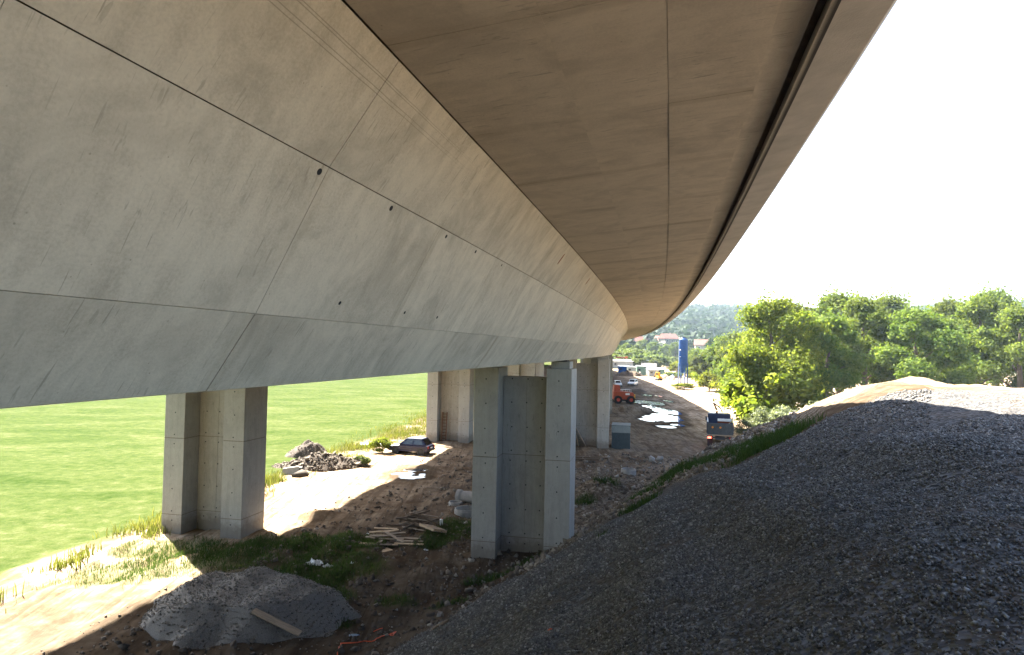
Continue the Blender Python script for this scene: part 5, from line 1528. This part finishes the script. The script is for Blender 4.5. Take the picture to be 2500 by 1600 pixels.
# plank against the gravel heap
pA, pB_ = hit(618, 1500, .72), hit(733, 1557, .1)
mid = (pA + pB_) / 2; dv = pB_ - pA
o = plank(0, 0, dv.length, .26, .05, math.atan2(dv.y, dv.x), 'wood_grey', 'grey plank lying on the flank of the fine gravel heap', pos=(mid.x, mid.y, 0))
o.location = mid + Vector((0, 0, .12)); o.rotation_euler = (.15, -math.atan2(dv.z, math.hypot(dv.x, dv.y)), math.atan2(dv.y, dv.x))

# ------------------------------------------------------------------ concrete rings and pipe
def ring(px, py, R, H, label, thick=.09, base=False):
    p = world_at(px, py); rt = empty('concrete_ring', p, 0, label, 'pipe ring')
    MB().lathe([(R - thick, -.08), (R, -.08), (R, H * .8), (R - .03, H * .82), (R - .03, H), (R - thick, H)], 32, close=True).build('shell', MATS['cast_concrete'], rt)
    MB().lathe([(0, .02), (R - thick + .003, .02)], 32).build('mud_fill', MATS['earth'], rt)
    return rt
ring(1534, 1158, .58, .42, 'pale concrete manhole ring standing on the rubble behind the near pier')
ring(1112, 1230, .42, .22, 'small flat concrete ring lying between the pipe and the large ring')
ring(1138, 1256, .68, .42, 'large concrete manhole ring half hidden behind the near pier')
p = world_at(1117, 1223)
rt = empty('concrete_pipe', (p.x, p.y, p.z + .41), -.32, 'concrete drain pipe with a flared socket lying behind the near pier', 'pipe')
MB().lathe([(.30, 0), (.43, 0), (.43, .22), (.36, .34), (.36, 2.3), (.28, 2.3)], 28, axis='x', close=True).build('pipe_body', MATS['cast_concrete'], rt)
for (px, py, s, lb) in ((1592, 1128, .75, 'angular broken concrete lump on the rubble near the bank foot'), (1612, 1122, .6, 'darker broken concrete lump leaning on the angular one'), (1340, 1366, .22, 'pale stone at the edge of the gravel below the near pier'), (1392, 1349, .16, 'small pale stone higher up the gravel edge by the near pier'), (1505, 1168, .35, 'tan stone lying before the manhole ring')):
    p = world_at(px, py); o = bpy.data.objects.new('concrete_lump' if s > .5 else 'pale_stone', ST_ME[5 if s < .5 else 2].copy()); link(o)
    o.data.materials.clear(); o.data.materials.append(MATS['cast_concrete']); o.location = (p.x, p.y, p.z + s * .2); o.scale = (s * 1.2, s * .9, s * .7); o.rotation_euler = (.3, .2, px)
    tag(o, lb, 'stone' if s < .5 else 'concrete lump')

# ------------------------------------------------------------------ litter
def crumple(name, px, py, W, D, H, mat, label, seed, cat):
    p = world_at(px, py); n = 18; g = np.linspace(-1, 1, n); A, B = np.meshgrid(g, g)
    edge = np.hypot(A, B) + .5 * (fbm(A * 2 + seed, B * 2, 3, seed) - .5)
    Z = H * np.abs(fbm(A * 2.4 + seed, B * 2.4, 3, seed + 1) - .45) * 3 * (1 - sstep(.5, 1.1, edge)) + .012
    X = A * W / 2 * (1 + .2 * (fbm(A * 3, B * 3, 2, seed + 2) - .5)); Y = B * D / 2 + .25 * D * (fbm(A * 2, B * 2, 2, seed + 4) - .5)
    Z = Z + ground_z(p.x + X, p.y + Y) - p.z
    idx_ = np.arange(n * n).reshape(n, n)
    F = np.stack([idx_[:-1, :-1], idx_[:-1, 1:], idx_[1:, 1:], idx_[1:, :-1]], -1).reshape(-1, 4)
    ok = edge.ravel()[F].mean(1) < .95
    o = bpy.data.objects.new(name, np_mesh(name, np.stack([X, Y, Z], -1).reshape(-1, 3), F[ok], MATS[mat], True)); link(o); o.location = p
    sd = o.modifiers.new('thick', 'SOLIDIFY'); sd.thickness = .004
    return tag(o, label, cat)
crumple('plastic_sheet', 770, 1374, .75, .55, .26, 'white_plastic', 'crumpled white plastic sheet lying in the shaded grass', 3, 'plastic sheet')
crumple('plastic_sheet', 802, 1377, .55, .35, .12, 'white_plastic', 'torn end of plastic lying beside the crumpled white sheet', 5, 'plastic sheet')
crumple('paper_scrap', 859, 1377, .16, .14, .10, 'white_plastic', 'small bright white scrap lying on bare earth near the plastic sheet', 7, 'scrap')
crumple('paper_scrap', 898, 1303, .14, .10, .06, 'white_plastic', 'tiny white scrap on the earth behind the plank pile', 8, 'scrap')
crumple('paper_scrap', 1040, 1339, .26, .14, .04, 'white_plastic', 'flat pale scrap lying between the grass tuft and the near pier', 9, 'scrap')
crumple('paper_scrap', 1343, 1541, .09, .06, .03, 'orange_cord', 'small orange scrap lying alone on the gravel slope', 10, 'scrap')
crumple('paper_scrap', 978, 1575, .10, .07, .03, 'red_scrap', 'small red scrap lying on the gravel near the orange cord', 11, 'scrap')
pts = []
cp = [(822, 1612), (826, 1590), (833, 1573), (852, 1573), (872, 1570), (890, 1565), (908, 1566), (925, 1557), (940, 1550), (955, 1547), (966, 1543), (960, 1552), (948, 1549)]
for i, (px, py) in enumerate(cp):
    p = world_at(px, py); pts.append(p + Vector((0, 0, .03 + .01 * (i % 2))))
sm = []
for i in range(len(pts) - 1):
    for k in range(4):
        t = k / 4; q = pts[i].lerp(pts[i + 1], t); q.x += .02 * math.sin(i * 2 + k * 1.7); q.z = max(q.z, gz(q.x, q.y) + .02); sm.append(q)
tag(MB().tube(sm, .017, 7).build('orange_cord', MATS['orange_cord'], smooth=True), 'orange cord trailing over the earth at the foot of the gravel', 'cord')
sm = [world_at(px, py) + Vector((0, 0, .025)) for (px, py) in ((912, 1541), (920, 1537), (929, 1534), (934, 1533))]
tag(MB().tube(sm, .015, 7).build('orange_cord', MATS['orange_cord'], smooth=True), 'short frayed end of orange cord above the long trailing one', 'cord')
p = world_at(864, 1552)
rt = empty('plastic_bottle', (p.x, p.y, p.z + .05), .2, 'clear blue plastic bottle lying beside the orange cord', 'bottle')
MB().lathe([(0, -.16), (.042, -.155), (.045, -.1), (.045, .06), (.03, .11), (.014, .13), (.014, .16), (0, .16)], 16, axis='x').build('body', MATS['clear_plastic'], rt, smooth=True)
MB().lathe([(0, .155), (.018, .155), (.018, .185), (0, .185)], 12, axis='x').build('cap', MATS['blue_paint'], rt)
a, b = world_at(1052, 1546), world_at(1096, 1528)
tag(MB().tube([a + Vector((0, 0, .03)), a.lerp(b, .35) + Vector((0, 0, .07)), a.lerp(b, .7) + Vector((0, 0, .06)), b + Vector((0, 0, .07))], [.02, .035, .05, .03], 7).build('charred_stick', MATS['wood_dark'], smooth=True), 'dark charred stick lying on the gravel slope', 'stick')

# ------------------------------------------------------------------ haze over the valley
hb = MB().box((0, 740, 66), (3480, 2140, 138)).build('haze', None)
m = bpy.data.materials.new('haze_air'); m.use_nodes = True; nt = m.node_tree; nt.nodes.clear()
o = nt.nodes.new('ShaderNodeOutputMaterial'); v = nt.nodes.new('ShaderNodeVolumePrincipled')
v.inputs['Color'].default_value = (.66, .83, 1.0, 1); v.inputs['Density'].default_value = .00017; v.inputs['Anisotropy'].default_value = 0.0
nt.links.new(v.outputs[0], o.inputs['Volume']); hb.data.materials.append(m); tag(hb, kind='stuff')
